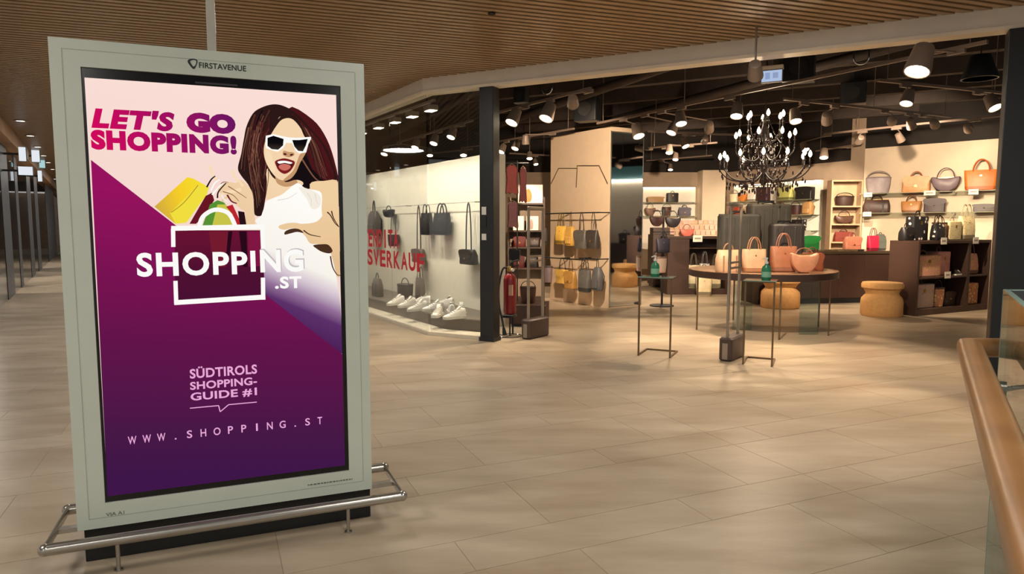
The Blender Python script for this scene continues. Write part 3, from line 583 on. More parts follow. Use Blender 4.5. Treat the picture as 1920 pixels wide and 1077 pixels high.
def bag(kind, label, loc, rz, w, h, col, hcol=None, d=None, group=None, m=None, drop=None):
    nm = {'tote': 'tote_bag', 'satchel': 'satchel', 'moon': 'half_moon_bag', 'pack': 'backpack', 'bucket': 'bucket_bag', 'clutch': 'clutch_bag', 'box': 'box_bag', 'duffel': 'duffel_bag'}[kind]
    t = thing(nm, label, 'bag', loc, rz, group); m = m or leather(col); hm = leather(hcol or tuple(int(c * .55) for c in col)); d = d or w * .38; r_ = min(.05, d * .3)
    if kind == 'tote':
        hb = h * .66
        MB().loft([rr(w * .80, d * .80, 0, r_), rr(w * .86, d, h * .03, r_), rr(w * .93, d * .95, hb * .4, r_), rr(w * .98, d * .7, hb * .8, r_), rr(w, d * .42, hb, r_)]).build('body', m, t)
        MB().loft([rr(w * .87, d * 1.01, h * .03, r_), rr(w * .91, d * 1.01, hb * .2, r_)]).build('base_panel', hm, t)
        for s_ in (-1, 1): MB().tube([(x, s_ * d * .2, z) for x, _, z in arc((0, hb * .93), w * .24, drop or h * .38, 0, 180, 12)], max(.006, w * .025), 6).build('handle', hm, t)
        MB().cyl((0, -d * .34, hb * .72), (0, -d * .40, hb * .72), w * .035, n=10).build('clasp', m_brass, t)
    elif kind in ('satchel', 'duffel'):
        hb = h * .74
        MB().loft([rr(w * .94, d * .9, 0, r_), rr(w, d, h * .06, r_), rr(w * .98, d * .95, hb * .6, r_), rr(w * .90, d * .55, hb * .92, r_), rr(w * .86, d * .3, hb, r_)]).build('body', m, t)
        if kind == 'satchel':
            fl_ = [(-w * .43, hb * .97), (w * .43, hb * .97), (w * .44, hb * .55), (w * .30, hb * .36), (-w * .30, hb * .36), (-w * .44, hb * .55)]
            MB().prism(spline(fl_, 3), -d * .53, -d * .46).build('flap', m, t, .003)
            MB().box((-w * .05, -d * .56, hb * .34), (w * .05, -d * .50, hb * .46)).build('buckle', m_brass, t)
        else:
            for s_ in (-1, 1): MB().box((s_ * w * .26 - w * .03, -d * .53, 0.01), (s_ * w * .26 + w * .03, -d * .47, hb * .75)).build('strap', hm, t)
            MB().box((-w * .4, -.004, hb * .99), (w * .4, .004, hb + .006)).build('zip', m_brass, t)
        MB().tube(arc((0, hb * .93), w * .2, drop or h * .27, 0, 180, 12), max(.006, w * .028), 6).build('handle', hm, t)
    elif kind == 'moon':
        hb = h * .62; o = spline([(-w * .5, hb), (-w * .46, hb * .5), (-w * .25, hb * .08), (0, 0), (w * .25, hb * .08), (w * .46, hb * .5), (w * .5, hb), (w * .2, hb * .93), (-w * .2, hb * .93)], 4)
        cz = hb * .5; MB().loft([[(x * s_, y, cz + (z - cz) * s_) for x, z in o] for y, s_ in ((-d * .5, .72), (-d * .38, .92), (0, 1), (d * .38, .92), (d * .5, .72))]).build('body', m, t)
        MB().tube(arc((0, hb * .92), w * .30, drop or h * .42, 0, 180, 12), max(.006, w * .022), 6).build('strap', hm, t)
        MB().box((-w * .4, -.004, hb * .92), (w * .4, .004, hb * .97)).build('zip', m_brass, t)
    elif kind == 'pack':
        hb = h * .88
        MB().loft([rr(w * .9, d * .85, 0, r_), rr(w, d, h * .06, r_), rr(w, d, hb * .6, r_), rr(w * .9, d * .85, hb * .85, r_), rr(w * .6, d * .45, hb, r_)]).build('body', m, t)
        MB().rbox((-w * .34, -d * .68, hb * .1), (w * .34, -d * .42, hb * .46), .02).build('pocket', m, t)
        MB().tube(arc((0, hb * .97), w * .13, drop or h * .12, 0, 180, 8), max(.006, w * .03), 6).build('handle', hm, t)
        for s_ in (-1, 1): MB().tube([(s_ * w * .2, d * .4, hb * .9), (s_ * w * .34, d * .75, hb * .6), (s_ * w * .3, d * .5, hb * .1)], max(.008, w * .035), 6).build('shoulder_strap', hm, t)
    elif kind == 'bucket':
        hb = h * .7; MB().lathe([(w * .36, 0), (w * .42, .01), (w * .48, hb * .5), (w * .5, hb), (w * .45, hb), (w * .42, hb * .9)], 16, sy=.75).build('body', m, t)
        MB().lathe([(w * .505, hb * .94), (w * .515, hb), (w * .49, hb + .01)], 16, sy=.75).build('rim', hm, t)
        MB().tube(arc((0, hb * .95), w * .46, drop or h * .32, 0, 180, 12), max(.006, w * .025), 6).build('handle', hm, t)
    elif kind == 'clutch':
        MB().rbox((-w / 2, -d / 2, 0), (w / 2, d / 2, h), min(.02, d * .4)).build('body', m, t)
        MB().prism(spline([(-w * .48, h * 1.0), (w * .48, h * 1.0), (w * .46, h * .62), (0, h * .42), (-w * .46, h * .62)], 3), -d * .5 - .006, -d * .5 + .002).build('flap', hm if hcol else m, t)
        MB().ball((0, -d * .5 - .006, h * .5), .012, 8, 4).build('clasp', m_brass, t)
    elif kind == 'box':
        MB().rbox((-w / 2, -d / 2, 0), (w / 2, d / 2, h * .8), min(.03, d * .3)).build('body', m, t)
        MB().rbox((-w * .505, -d * .51, h * .58), (w * .505, d * .51, h * .81), min(.03, d * .3)).build('lid', m, t)
        MB().tube(arc((0, h * .8), w * .16, drop or h * .18, 0, 180, 10), max(.006, w * .025), 6).build('handle', hm, t)
        MB().box((-w * .05, -d * .53, h * .52), (w * .05, -d * .50, h * .64)).build('clasp', m_brass, t)
    return t
def suitcase(label, loc, rz, w, h, d, col):
    t = thing('suitcase', label, 'suitcase', loc, rz, 'dark suitcases on the round table'); m = leather(col, .5); z0 = .045
    MB().rbox((-w / 2, -d / 2, z0), (w / 2, d / 2, h * .95), min(.06, d * .3), 4).build('shell', m, t)
    for i in range(5):
        x = -w * .36 + w * .18 * i; MB().rbox((x - w * .025, -d / 2 - .008, z0 + .06), (x + w * .025, -d / 2 + .01, h * .88), .008).build('rib', m, t)
    MB().rbox((-w * .505, -.012, z0 + .01), (w * .505, .012, h * .955), .01).build('zip_band', leather((30, 28, 28)), t)
    MB().tube(arc((0, h * .945), w * .16, .035, 0, 180, 8), .011, 6).build('top_handle', leather((24, 24, 24)), t)
    MB().tube([(w * .49, 0, h * .40), (w * .54, 0, h * .43), (w * .54, 0, h * .60), (w * .49, 0, h * .63)], .010, 6).build('side_handle', leather((24, 24, 24)), t)
    mb = MB(); mb.box((-w * .2, d * .42, h * .9), (-w * .17, d * .46, h)); mb.box((w * .17, d * .42, h * .9), (w * .2, d * .46, h)); mb.box((-w * .2, d * .42, h * .985), (w * .2, d * .46, h + .012)); mb.build('pull_handle', leather((24, 24, 24)), t)
    for sx in (-1, 1):
        for sy in (-1, 1):
            x, y = sx * w * .4, sy * d * .33; mb = MB(); mb.cyl((x - .012, y, .024), (x + .012, y, .024), .024, n=12); mb.build('wheel', leather((20, 20, 20)), t)
    return t
def sneaker(label, loc, rz, L=.27, col=(232, 228, 218), group=None):
    t = thing('sneaker', label, 'shoe', loc, rz, group); m = leather(col, .5); w = L * .36
    prof = [(-.5, .30, .0), (-.42, .42, .0), (-.2, .42, 0), (.05, .44, 0), (.28, .50, 0), (.44, .38, 0), (.5, .16, 0)]
    so = [(x * L, y * w) for x, y, _ in prof] + [(x * L, -y * w) for x, y, _ in prof[::-1]]
    MB().flat(spline(so, 3), 0, L * .11).build('sole', leather((222, 218, 208), .6), t)
    hs = [(-.49, .24, .40), (-.38, .36, .42), (-.18, .36, .40), (.02, .38, .34), (.24, .42, .22), (.40, .33, .17), (.48, .14, .13)]
    rings = []
    for x, y, z in hs:
        rings.append([(x * L, y * w * math.cos(a), L * .10 + (z - .1) * L * max(0, math.sin(a)) ** .6) for a in [math.pi * k / 8 for k in range(9)]])
    MB().loft(rings, True, True, True).build('upper', m, t)
    MB().add([(-.10 * L, -.2 * w, .36 * L), (-.10 * L, .2 * w, .36 * L), (-.26 * L, .22 * w, .50 * L), (-.26 * L, -.22 * w, .50 * L), (-.13 * L, -.2 * w, .34 * L), (-.13 * L, .2 * w, .34 * L), (-.29 * L, .22 * w, .48 * L), (-.29 * L, -.22 * w, .48 * L)], [(0, 1, 2, 3), (7, 6, 5, 4), (0, 4, 5, 1), (1, 5, 6, 2), (2, 6, 7, 3), (3, 7, 4, 0)]).build('tongue', m, t)
    mb = MB()
    for k in range(4):
        x = (-.06 + .09 * k) * L; zz_ = L * (.385 - .052 * k); mb.tube([(x, -.3 * w, zz_ - .02 * L), (x + .03 * L, 0, zz_ + .012 * L), (x, .3 * w, zz_ - .02 * L)], .0045, 5)
    mb.build('lace', leather((206, 200, 190)), t)
    return t
def card(label, loc, rz, w=.11, h=.075, col=(236, 228, 212)):
    t = thing('price_card', label, 'price card', loc, rz, 'price cards on the shelves'); MB().box((-w / 2, -.004, 0), (w / 2, 0, h)).build('card', mat('card_%d' % col[2], col, .6), t)
    MB().box((-w * .32, -.0052, h * .38), (w * .32, -.0038, h * .62)).build('printed_line', mat('card_ink', (150, 140, 130), .6), t); MB().box((-w * .5, -.012, -.008), (w * .5, .012, .0)).build('holder', m_chrome, t); return t
def FACE(P): return math.atan2(P.y, P.x) - math.pi / 2        # yaw that turns a front towards the entrance
def put(kind, label, px, py, wpx, hpx, P, col, z=None, rz=None, **k):
    s_ = MPP(P); loc = Vector((P.x, P.y, P.z if z is None else z)); return bag(kind, label, loc, FACE(P) if rz is None else rz, wpx * s_, hpx * s_, col, **k)

# ================================================================== WINDOW DISPLAY
plat = [C0 + CD * 7 + CN * .24, C0 + CN * .24 + SN * .05 + CD * .06, POST + SN * .30 - SD * .12, DWN - CN * .02, DWN + CD * 6 - CN * .02]
pt = thing('display_platform', 'low dark platform inside the shop window carrying white sneakers', 'platform', plat[1])
m_plat = mat('platform_grey', (84, 74, 66), 0.5, 0, 0.08)
MB().flat([p - plat[1] for p in plat], .045, .20).build('deck', m_plat, pt, .004)
MB().flat([(p - plat[1]) * .985 + CN * .02 for p in plat], .20, .206).build('top_board', mat('platform_top', (104, 94, 84), 0.45, 0, 0.08), pt)
PZ = .206
# a wire along the display wall from which bags hang
WZ = 1.83; wq = DWN - CN * .10
wt = thing('hanging_wire', 'thin steel wire stretched along the cream display wall', 'wire', wq + CD * .3 + Vector((0, 0, WZ)))
MB().tube([(0, 0, 0), tuple(CD * 5.2)], .004, 6).build('wire', m_steel, wt)
for k in (0.02, 2.6, 5.18): MB().cyl(tuple(CD * k), tuple(CD * k + CN * .10), .008, n=8).build('wall_pin', m_steel, wt)
hung = [('tote', 'narrow black bag hanging beside the larger black one in the shop window', 800, 441, 22, 62, (36, 30, 30), 'bags in the shop window'),
        ('tote', 'wide black bag on triangular straps in the shop window', 829, 441, 34, 62, (32, 28, 28), 'bags in the shop window'),
        ('satchel', 'black crossbody bag hanging low against the black post', 879, 496, 30, 38, (34, 31, 32), 'bags in the shop window'),
        ('pack', 'grey backpack hanging behind the red window lettering', 702, 442, 24, 52, (92, 84, 80), 'bags in the shop window'),
        ('moon', 'small black and white bag hanging near the top of the window', 729, 408, 22, 24, (38, 36, 36), 'bags in the shop window'),
        ('bucket', 'small dark bag hanging under the black and white one', 738, 462, 16, 30, (48, 36, 36), 'bags in the shop window'),
        ('satchel', 'grey handbag behind the last red letters on the window', 786, 492, 24, 34, (112, 98, 92), 'bags in the shop window')]
for kind, lab, px, py, w_, h_, c_, g in hung:
    P = ONW(px, py, wq - CN * .02, wq - CN * .02 + CD); s_ = MPP(P); b_ = bag(kind, lab, P, CANG + math.pi, w_ * s_ * 1.7, h_ * s_, c_, group=g, d=.14, drop=max(.08, min(WZ + .004 - P.z - h_ * s_ * .62, .45)) if kind != 'satchel' else max(.1, min(WZ - P.z - h_ * s_ * .72, .9)))
# bags and shoes standing on the platform
def ONP(px, py): return G(px, py, PZ)
P = ONP(760, 563); put('bucket', 'round dark grey bag standing on the window platform', 760, 563, 38, 42, P, (74, 66, 62), PZ, CANG + math.pi, group='bags on the window platform')
P = ONP(708, 556); put('duffel', 'wide grey duffel bag on the platform beside the totem', 708, 556, 34, 46, P, (106, 96, 90), PZ, CANG + math.pi, group='bags on the window platform')
P = ONP(788, 562); put('tote', 'tall grey bag on the platform under the last red letters', 788, 562, 30, 62, P, (122, 110, 104), PZ, CANG + math.pi, group='bags on the window platform')
shoes = [(742, 572, 30, 'white sneaker farthest along the window platform'), (763, 576, 30, 'white sneaker in front of the round grey bag'), (788, 571, -20, 'white sneaker between the grey bag and the glass joint'), (782, 583, 24, 'white sneaker nearest the glass just left of the joint'),
         (812, 583, 10, 'white sneaker just right of the glass joint'), (820, 594, 60, 'white sneaker lying in the middle of the shoe cluster'), (846, 587, -100, 'white high sneaker at the back of the shoe cluster'), (852, 598, 14, 'white sneaker with its toe towards the corner of the platform'),
         (836, 574, -60, 'white sneaker tipped up at the back of the cluster'), (866, 590, 80, 'white sneaker closest to the black post')]
for px, py, a, lab in shoes:
    o = sneaker(lab, ONP(px, py), math.radians(a + 180 + 20), .34, R.choice([(236, 232, 224), (228, 222, 214), (240, 236, 230)]), 'white sneakers in the shop window')
# red sale lettering stuck on the glass
sl = thing('window_lettering', 'red sale lettering stuck on the corridor side of the shop window', 'lettering', C0 - CN * .009, CANG + math.pi)
m_red = mat('red_vinyl', (206, 30, 52), 0.45, 0, 0.03)
for tx, k0, k1, z0, z1 in (('SVENDITA', 2.75, 1.02, 1.14, 1.42), ('AUSVERKAUF', 2.95, .11, .84, 1.10)):
    cu = 0; n_ = len(tx); wid = (k0 - k1) / n_
    for i, ch in enumerate(tx):
        ww = wid * (.30 if ch == 'I' else .84); xx = -k0 + wid * i + (wid - ww) / 2
        lettering('letter', ch, m_red, sl, xx, z0, xx + ww, z1, 0.0, .03)
# ================================================================== ENTRANCE: GATES, EXTINGUISHER, STANDS
m_gate = mat('gate_grey', (150, 138, 124), 0.4, 0.3, 0.05); m_gbase = mat('gate_base_brown', (74, 58, 52), 0.5)
GD = Vector((.6, .8, 0)); GA = math.atan2(GD.y, GD.x)
def gate(label, P, H=1.72):
    t = thing('security_gate', label, 'security gate', P, GA, 'security gates at the shop entrance'); L = .36
    for x in (0.03, L): MB().rbox((x - .022, -.014, .10), (x + .022, .014, H), .012).build('upright', m_gate, t)
    MB().rbox((0.03 - .022, -.014, H - .03), (L + .022, .014, H + .01), .012).build('top_bar', m_gate, t)
    for z in (1.02, 1.08): MB().box((.03, -.010, z - .012), (L, .010, z + .012)).build('cross_bar', m_gate, t)
    MB().rbox((-.04, -.075, 0), (L + .07, .075, .26), .04).build('base_cover', m_gbase, t)
    MB().rbox((-.045, -.03, .02), (-.037, .03, .2), .003).build('base_seam', m_gate, t)
    return t
gate('grey security gate beside the fire extinguisher', G(988, 636)); gate('grey security gate standing in front of the round table', G(1361, 677))
ET = G(956, 631); ex = thing('fire_extinguisher', 'red fire extinguisher on a floor stand beside the black post', 'fire extinguisher', ET, -.4)
m_exr = mat('extinguisher_red', (124, 22, 26), 0.3, 0, 0.05); m_rub = mat('rubber_black', (20, 20, 20), 0.55)
MB().lathe([(.02, .30), (.078, .31), (.086, .34), (.086, .76), (.07, .82), (.03, .85), (.03, .88)], 20).build('cylinder', m_exr, ex)
MB().lathe([(.028, .87), (.034, .88), (.034, .93), (.02, .95)], 12).build('valve', m_brass, ex)
mb = MB(); mb.tube([(-.01, 0, .94), (.03, 0, 1.0), (.12, 0, 1.03)], .013, 6); mb.build('carry_handle', m_rub, ex); MB().tube([(-.01, 0, .93), (.05, 0, .94), (.13, 0, .96)], .010, 6).build('squeeze_lever', m_rub, ex)
MB().tube(spline([(-.02, 0, .92), (-.10, -.01, .90), (-.15, -.02, .66), (-.14, -.03, .40), (-.09, -.04, .20), (-.07, -.05, .10)], 5, False), .013, 8).build('hose', m_rub, ex)
MB().cyl((-.07, -.05, .12), (-.05, -.06, .02), .018, .034).build('horn', m_rub, ex)
MB().box((.02, -.0895, .56), (.07, -.05, .70)).build('label_patch', mat('label_cream', (190, 150, 130), .6), ex); MB().cyl((.06, -.06, .90), (.08, -.08, .90), .022, n=12).build('gauge', mat('gauge_white', (226, 222, 212), .4), ex)
mb = MB(); mb.tube([(.16 * math.cos(a), .16 * math.sin(a), .008) for a in [2 * math.pi * k / 24 for k in range(24)]], .007, 6, True); mb.build('stand_ring', m_chrome, ex)
MB().cyl((0, .10, .008), (0, .10, 1.15), .012, n=10).build('stand_pole', m_black, ex); MB().box((-.16, -.006, .002), (.16, .006, .014)).build('stand_bar', m_chrome, ex); MB().box((-.006, -.16, .002), (.006, .16, .014)).build('stand_bar', m_chrome, ex)
MB().rbox((-.07, -.10, .26), (.07, .10, .30), .01).build('stand_tray', m_black, ex); MB().box((-.05, .085, 1.02), (.10, .115, 1.16)).build('sign_plate', m_black, ex)
MB().cyl((0, 0, .012), (0, .0, .27), .012, n=8).build('stand_stem', m_black, ex); MB().box((-.02, .0, .40), (.02, .11, .42)).build('clamp', m_black, ex)
m_wire = mat('bronze_wire', (112, 92, 70), 0.4, 0.6, 0.06); m_gtop = pane('stand_glass', (0.86, 0.93, 0.90), ior=1.5); m_gedge = mat('glass_edge', (120, 158, 146), .2)
def stand(label, P, ang, w=.36, H=.90, d=.40):
    t = thing('wire_stand', label, 'stand', P, ang, 'wire stands at the entrance'); r = .009
    for x in (0, w): MB().box((x - r, -r, 0), (x + r, r, H)).build('leg', m_wire, t)
    for x in (0, w): MB().box((x - r, r, 0), (x + r, d, 2 * r)).build('foot_bar', m_wire, t)
    MB().box((0, d - r, 0), (w, d + r, 2 * r)).build('back_bar', m_wire, t); MB().box((-r, -r, H - .012), (w + r, d * .5, H - .0)).build('tray_frame', m_wire, t)
    MB().box((-.02, -.02, H), (w + .02, d * .62, H + .010)).build('glass_shelf', m_gtop, t); mb = MB(); mb.box((-.021, -.021, H), (w + .021, -.0195, H + .010)); mb.build('shelf_edge', m_gedge, t); return t
def sanitizer(label, P):
    t = thing('sanitizer_bottle', label, 'bottle', P, -.3, 'green sanitizer bottles'); m = mat('green_gel', (44, 128, 92), 0.25, 0, 0.08); h = .165
    MB().lathe([(.043, 0), (.048, .008), (.048, h * .70), (.042, h * .86), (.016, h), (.016, h + .014)], 18, sy=.75).build('body', m, t); MB().lathe([(.019, h + .010), (.019, h + .032), (.008, h + .036), (.008, h + .062)], 12).build('pump_collar', mat('pump_white', (226, 226, 216), .4), t)
    MB().tube([(.012, 0, h + .066), (-.012, 0, h + .068), (-.042, 0, h + .056)], .008, 6).build('nozzle', mat('pump_white', (226, 226, 216)), t); MB().lathe([(.0485, h * .2), (.0485, h * .55)], 18, sy=.76).build('label_band', mat('pale_green', (132, 188, 160), .5), t); return t
s1 = G(1197, 667); sa = math.atan2((G(1258, 672) - s1).y, (G(1258, 672) - s1).x); stand('bronze wire stand with a glass shelf in the open entrance', s1, sa)
c_, s_ = math.cos(sa), math.sin(sa); loc2 = lambda P, x, y, z: P + Vector((c_ * x - s_ * y, s_ * x + c_ * y, z))
sanitizer('green pump bottle on the wire stand in the open entrance', loc2(s1, .16, .06, .91))
s2 = G(1447, 688) - Vector((c_, s_, 0)) * .29; stand('bronze wire stand with a glass shelf right of the gate by the round table', s2, sa, .29); sanitizer('green pump bottle on the wire stand in front of the tan handbags', loc2(s2, .20, .06, .91))
# low black plinth with a bag just inside the post
lp = thing('low_plinth', 'low dark plinth behind the fire extinguisher', 'plinth', V2(.27, 10.2), SANG * .3); m_brn = mat('dark_brown_laminate', (62, 42, 34), 0.5, 0, 0.10, 4)
MB().rbox((-.26, -.3, .04), (.26, .3, .32), .01).build('body', m_brn, lp); MB().box((-.24, -.28, 0), (.24, .28, .04)).build('recessed_foot', m_black, lp)
P = V2(.24, 10.2); bag('bucket', 'dark brown bucket bag on the low plinth by the extinguisher', Vector((P.x, P.y, .32)), 0, .24, .34, (70, 38, 28))

# ================================================================== ROUND TABLE WITH SUITCASES
TBC = V2(3.56, 9.72); TBZ = .86
tb = thing('round_table', 'large round dark table on thin rods carrying suitcases and tan bags', 'table', TBC); m_ttop = mat('table_top', (150, 118, 92), 0.22, 0, 0.06, 3); m_tedge = mat('table_edge', (48, 34, 30), 0.4)
MB().lathe([(.2, TBZ - .012), (.995, TBZ - .012), (1.0, TBZ - .008), (1.0, TBZ)], 56).build('top_board', m_ttop, tb); MB().lathe([(.5, TBZ - .10), (.98, TBZ - .10), (1.005, TBZ - .09), (1.005, TBZ - .012)], 56).build('rim', m_tedge, tb)
for a in (-95, -175, 95, 10, -40): MB().cyl((.93 * math.cos(math.radians(a)), .93 * math.sin(math.radians(a)), 0), (.93 * math.cos(math.radians(a)), .93 * math.sin(math.radians(a)), TBZ - .09), .012, n=8).build('leg', m_wire, tb)
m_fin = pane('table_fin_glass', (0.80, 0.88, 0.86), ior=1.6)
MB().box((-.42, -.10, 0), (-.15, -.085, TBZ - .1)).build('glass_fin', m_fin, tb); MB().box((.36, -.5, 0), (.62, -.485, TBZ - .1)).build('glass_fin', m_fin, tb)
def ont(px, y): p = D(px, 500, y); return Vector((p.x, p.y, TBZ))
suitcase('largest dark grey suitcase at the back of the round table', ont(1437, 10.1), -.06, .60, .98, .30, (78, 74, 66)); suitcase('medium dark grey suitcase at the near end of the round table', ont(1383, 9.62), -.05, .56, .82, .26, (70, 68, 62)); suitcase('small charcoal suitcase behind the tan handbags', ont(1472, 9.58), -.02, .46, .68, .22, (66, 62, 60))
bag('duffel', 'pale beige leather bag on the round table, next to the gate', ont(1365, 9.20), .0, .33, .40, (214, 178, 144), (166, 124, 92), d=.18); bag('tote', 'pale beige tote with looped handles on the round table', ont(1413, 9.12), .05, .32, .47, (216, 180, 144), (172, 126, 92), d=.18)
bag('tote', 'tan bag with a round upright handle on the round table', ont(1468, 9.22), .0, .36, .52, (180, 120, 90), (150, 104, 84), d=.18); bag('moon', 'tan half moon bag at the front of the round table', ont(1507, 8.97), -.08, .36, .42, (196, 138, 108), (150, 100, 76), d=.13, drop=.09)
bag('satchel', 'rust coloured satchel at the end of the row on the round table', ont(1522, 9.38), -.1, .30, .34, (150, 84, 58), (110, 66, 50), d=.12)
m_cork = mat('ochre_felt', (206, 158, 100), 0.8, 0, 0.08, 20, .1)
def stool(label, P, r=.335, h=.56):
    t = thing('stool', label, 'stool', P, 0, 'ochre hourglass stools'); MB().lathe([(r * .93, 0), (r, .03), (r, h * .42), (r * .97, h * .52), (r * .80, h * .63), (r * .78, h * .68), (r * .90, h * .80)], 28).build('body', m_cork, t)
    MB().lathe([(r * .90, h * .79), (r * .99, h * .83), (r, h * .92), (r * .95, h * .98), (r * .5, h), (.02, h)], 28).build('cushion', m_cork, t); return t
stool('ochre hourglass stool beside the dark display cabinet', G(1652, 592), .315); stool('ochre stool half hidden under the round table', G(1462, 577)); stool('ochre stool seen through the glass at the column', G(1905, 596))

# ================================================================== CHANDELIER
ch = thing('chandelier', 'black three tier crystal chandelier with candle bulbs above the round table', 'chandelier', TBC + V2(.02, 0.1)); m_iron = mat('black_iron', (30, 22, 22), 0.3, 0, 0.2); m_cry = mat('black_crystal', (38, 26, 28), 0.08, 0, 0.2, spec=.9); m_bulb = glow('candle_glow', (255, 226, 178), 14.0)
m_slv = mat('candle_sleeve', (52, 40, 38), .4)
MB().cyl((0, 0, 3.0), (0, 0, 3.98), .008, n=6).build('chain', m_iron, ch); MB().lathe([(.03, 2.06), (.06, 2.10), (.03, 2.2), (.055, 2.32), (.03, 2.42), (.05, 2.55), (.025, 2.65), (.045, 2.78), (.02, 2.88), (.035, 2.98), (.012, 3.06)], 12).build('stem', m_iron, ch)
drop_me = MB().ball((0, 0, 0), (.014, .014, .03), 6, 4).mesh('crystal', m_cry); sl_me = MB().lathe([(.012, 0), (.022, .008), (.010, .016), (.010, .07)], 8).mesh('candle', m_slv); bu_me = MB().lathe([(.008, 0), (.026, .03), (.022, .06), (.004, .095)], 8).mesh('bulb', m_bulb)
def sub(me, nm, loc, par=ch, rot=None):
    o = bpy.data.objects.new(nm, me); COL.objects.link(o); o.parent = par; o.location = loc
    if rot: o.rotation_euler = rot
    return o
for n_, r_, z_, zs in ((12, .60, 2.36, 2.24), (8, .40, 2.66, 2.52), (6, .25, 2.92, 2.80)):
    ar = MB().tube(spline([(.02, 0, zs), (r_ * .35, 0, zs - .12), (r_ * .75, 0, zs - .10), (r_ * .98, 0, zs + .02), (r_, 0, z_)], 5, False), .009, 6).mesh('arm', m_iron)
    for k in range(n_):
        a = 2 * math.pi * (k + .3) / n_; c_, s_ = math.cos(a), math.sin(a); sub(ar, 'arm', (0, 0, 0), ch, (0, 0, a)); sub(sl_me, 'candle', (r_ * c_, r_ * s_, z_)); sub(bu_me, 'bulb', (r_ * c_, r_ * s_, z_ + .07))
        for j in range(3):
            q = (.45, .75, 1.0)[j]; dz = (-.17, -.16, -.06)[j]; sub(drop_me, 'crystal', (r_ * q * c_, r_ * q * s_, (zs if j < 2 else z_) + dz - R.uniform(0, .03)))
    for k in range(n_ * 2):
        a = 2 * math.pi * k / (n_ * 2); sub(drop_me, 'crystal', (r_ * .55 * math.cos(a), r_ * .55 * math.sin(a), zs - .24 - R.uniform(0, .08)))
    MB().tube([(r_ * .55 * math.cos(2 * math.pi * k / 32), r_ * .55 * math.sin(2 * math.pi * k / 32), zs - .20) for k in range(32)], .006, 5, True).build('ring', m_iron, ch)
for k in range(110):
    a = R.uniform(0, 6.283); lv = R.random(); r_ = R.uniform(.12, .58) if lv < .6 else R.uniform(.06, .34); z_ = R.uniform(2.0, 2.26) if lv < .6 else R.uniform(2.36, 2.8); sub(drop_me, 'crystal', (r_ * math.cos(a), r_ * math.sin(a), z_))
for k in range(8):
    a = 2 * math.pi * k / 8; MB().tube(spline([(.05 * math.cos(a), .05 * math.sin(a), 2.98), (.16 * math.cos(a), .16 * math.sin(a), 2.74), (.33 * math.cos(a), .33 * math.sin(a), 2.52), (.36 * math.cos(a), .36 * math.sin(a), 2.30)], 4, False), .007, 5).build('bead_strand', m_cry, ch)
for z_, p in ((2.5, 40), (2.9, 20)):
    l = bpy.data.lights.new('chandelier_light', 'POINT'); l.energy = p; l.color = WARM; l.shadow_soft_size = .25; o = bpy.data.objects.new('chandelier_light', l); o.location = TBC + Vector((0.02, .1, z_)); COL.objects.link(o)
# ================================================================== SHELF WALL ON THE RIGHT
wr = (WR1 - WR0).normalized(); wn = V2(wr.y, -wr.x); wn = wn if wn.y < 0 else -wn; WRA = math.atan2(wr.y, wr.x)
m_gsh = pane('shelf_glass', (0.88, 0.94, 0.90), ior=1.5)
def wall_shelf(label, A, ang, x0, x1, z, dep=.36, name='glass_shelf'):
    t = thing(name, label, 'shelf', A + Vector((0, 0, z)), ang); MB().box((x0, -dep, -.010), (x1, 0, 0)).build('pane', m_gsh, t); MB().box((x0, -dep - .002, -.011), (x1, -dep, .001)).build('front_edge', mat('shelf_edge_green', (148, 152, 128), .25), t)
    n_ = max(2, int((x1 - x0) / 1.2) + 1)
    for k in range(n_): x = x0 + .06 + (x1 - x0 - .12) * k / (n_ - 1); MB().box((x - .008, -dep * .7, -.028), (x + .008, 0, -.010)).build('bracket', m_chrome, t)
    return t
SH1, SH2 = 2.135, 1.735
wall_shelf('upper glass shelf on the warm white shelf wall', WR0, WRA, .06, 3.4, SH1); wall_shelf('lower glass shelf on the warm white shelf wall', WR0, WRA, .06, 3.4, SH2)
wa = WR0 + wn * .18
def onr(px, py, z): p = ONW(px, py, wa, wa + wr); return Vector((p.x, p.y, z + .001))
wf = WRA * .55 - .2
for kind, lab, px, py, w_, h_, c_, hc, z in (
    ('bucket', 'pale grey lilac bag with ring handles on the upper wall shelf', 1646, 361, 42, 42, (168, 156, 160), (140, 130, 134), SH1),
    ('satchel', 'tan and cream patterned bag on the upper wall shelf', 1717, 360, 46, 40, (214, 154, 104), (160, 104, 70), SH1),
    ('moon', 'slate purple slouchy bag on the upper wall shelf', 1772, 357, 46, 44, (110, 94, 102), (84, 70, 78), SH1),
    ('tote', 'glossy orange leather bag on the upper wall shelf next to the column', 1838, 356, 54, 58, (206, 106, 30), (170, 84, 26), SH1),
    ('duffel', 'dark brown slouchy bag on the lower wall shelf', 1643, 398, 46, 33, (66, 46, 42), None, SH2),
    ('tote', 'tan suede bag on the lower wall shelf', 1708, 398, 34, 32, (176, 120, 62), (124, 76, 44), SH2),
    ('clutch', 'dark brown clutch leaning beside the tan suede bag', 1752, 398, 34, 25, (56, 40, 42), (50, 34, 36), SH2),
    ('clutch', 'dark grey flat bag lying under the orange bag', 1845, 396, 34, 14, (92, 86, 84), None, SH2)):
    P = onr(px, py, z); s_ = MPP(P); bag(kind, lab, P, wf, w_ * s_, h_ * s_, c_, hc, d=.16)
ws_ = wa + wn * .19
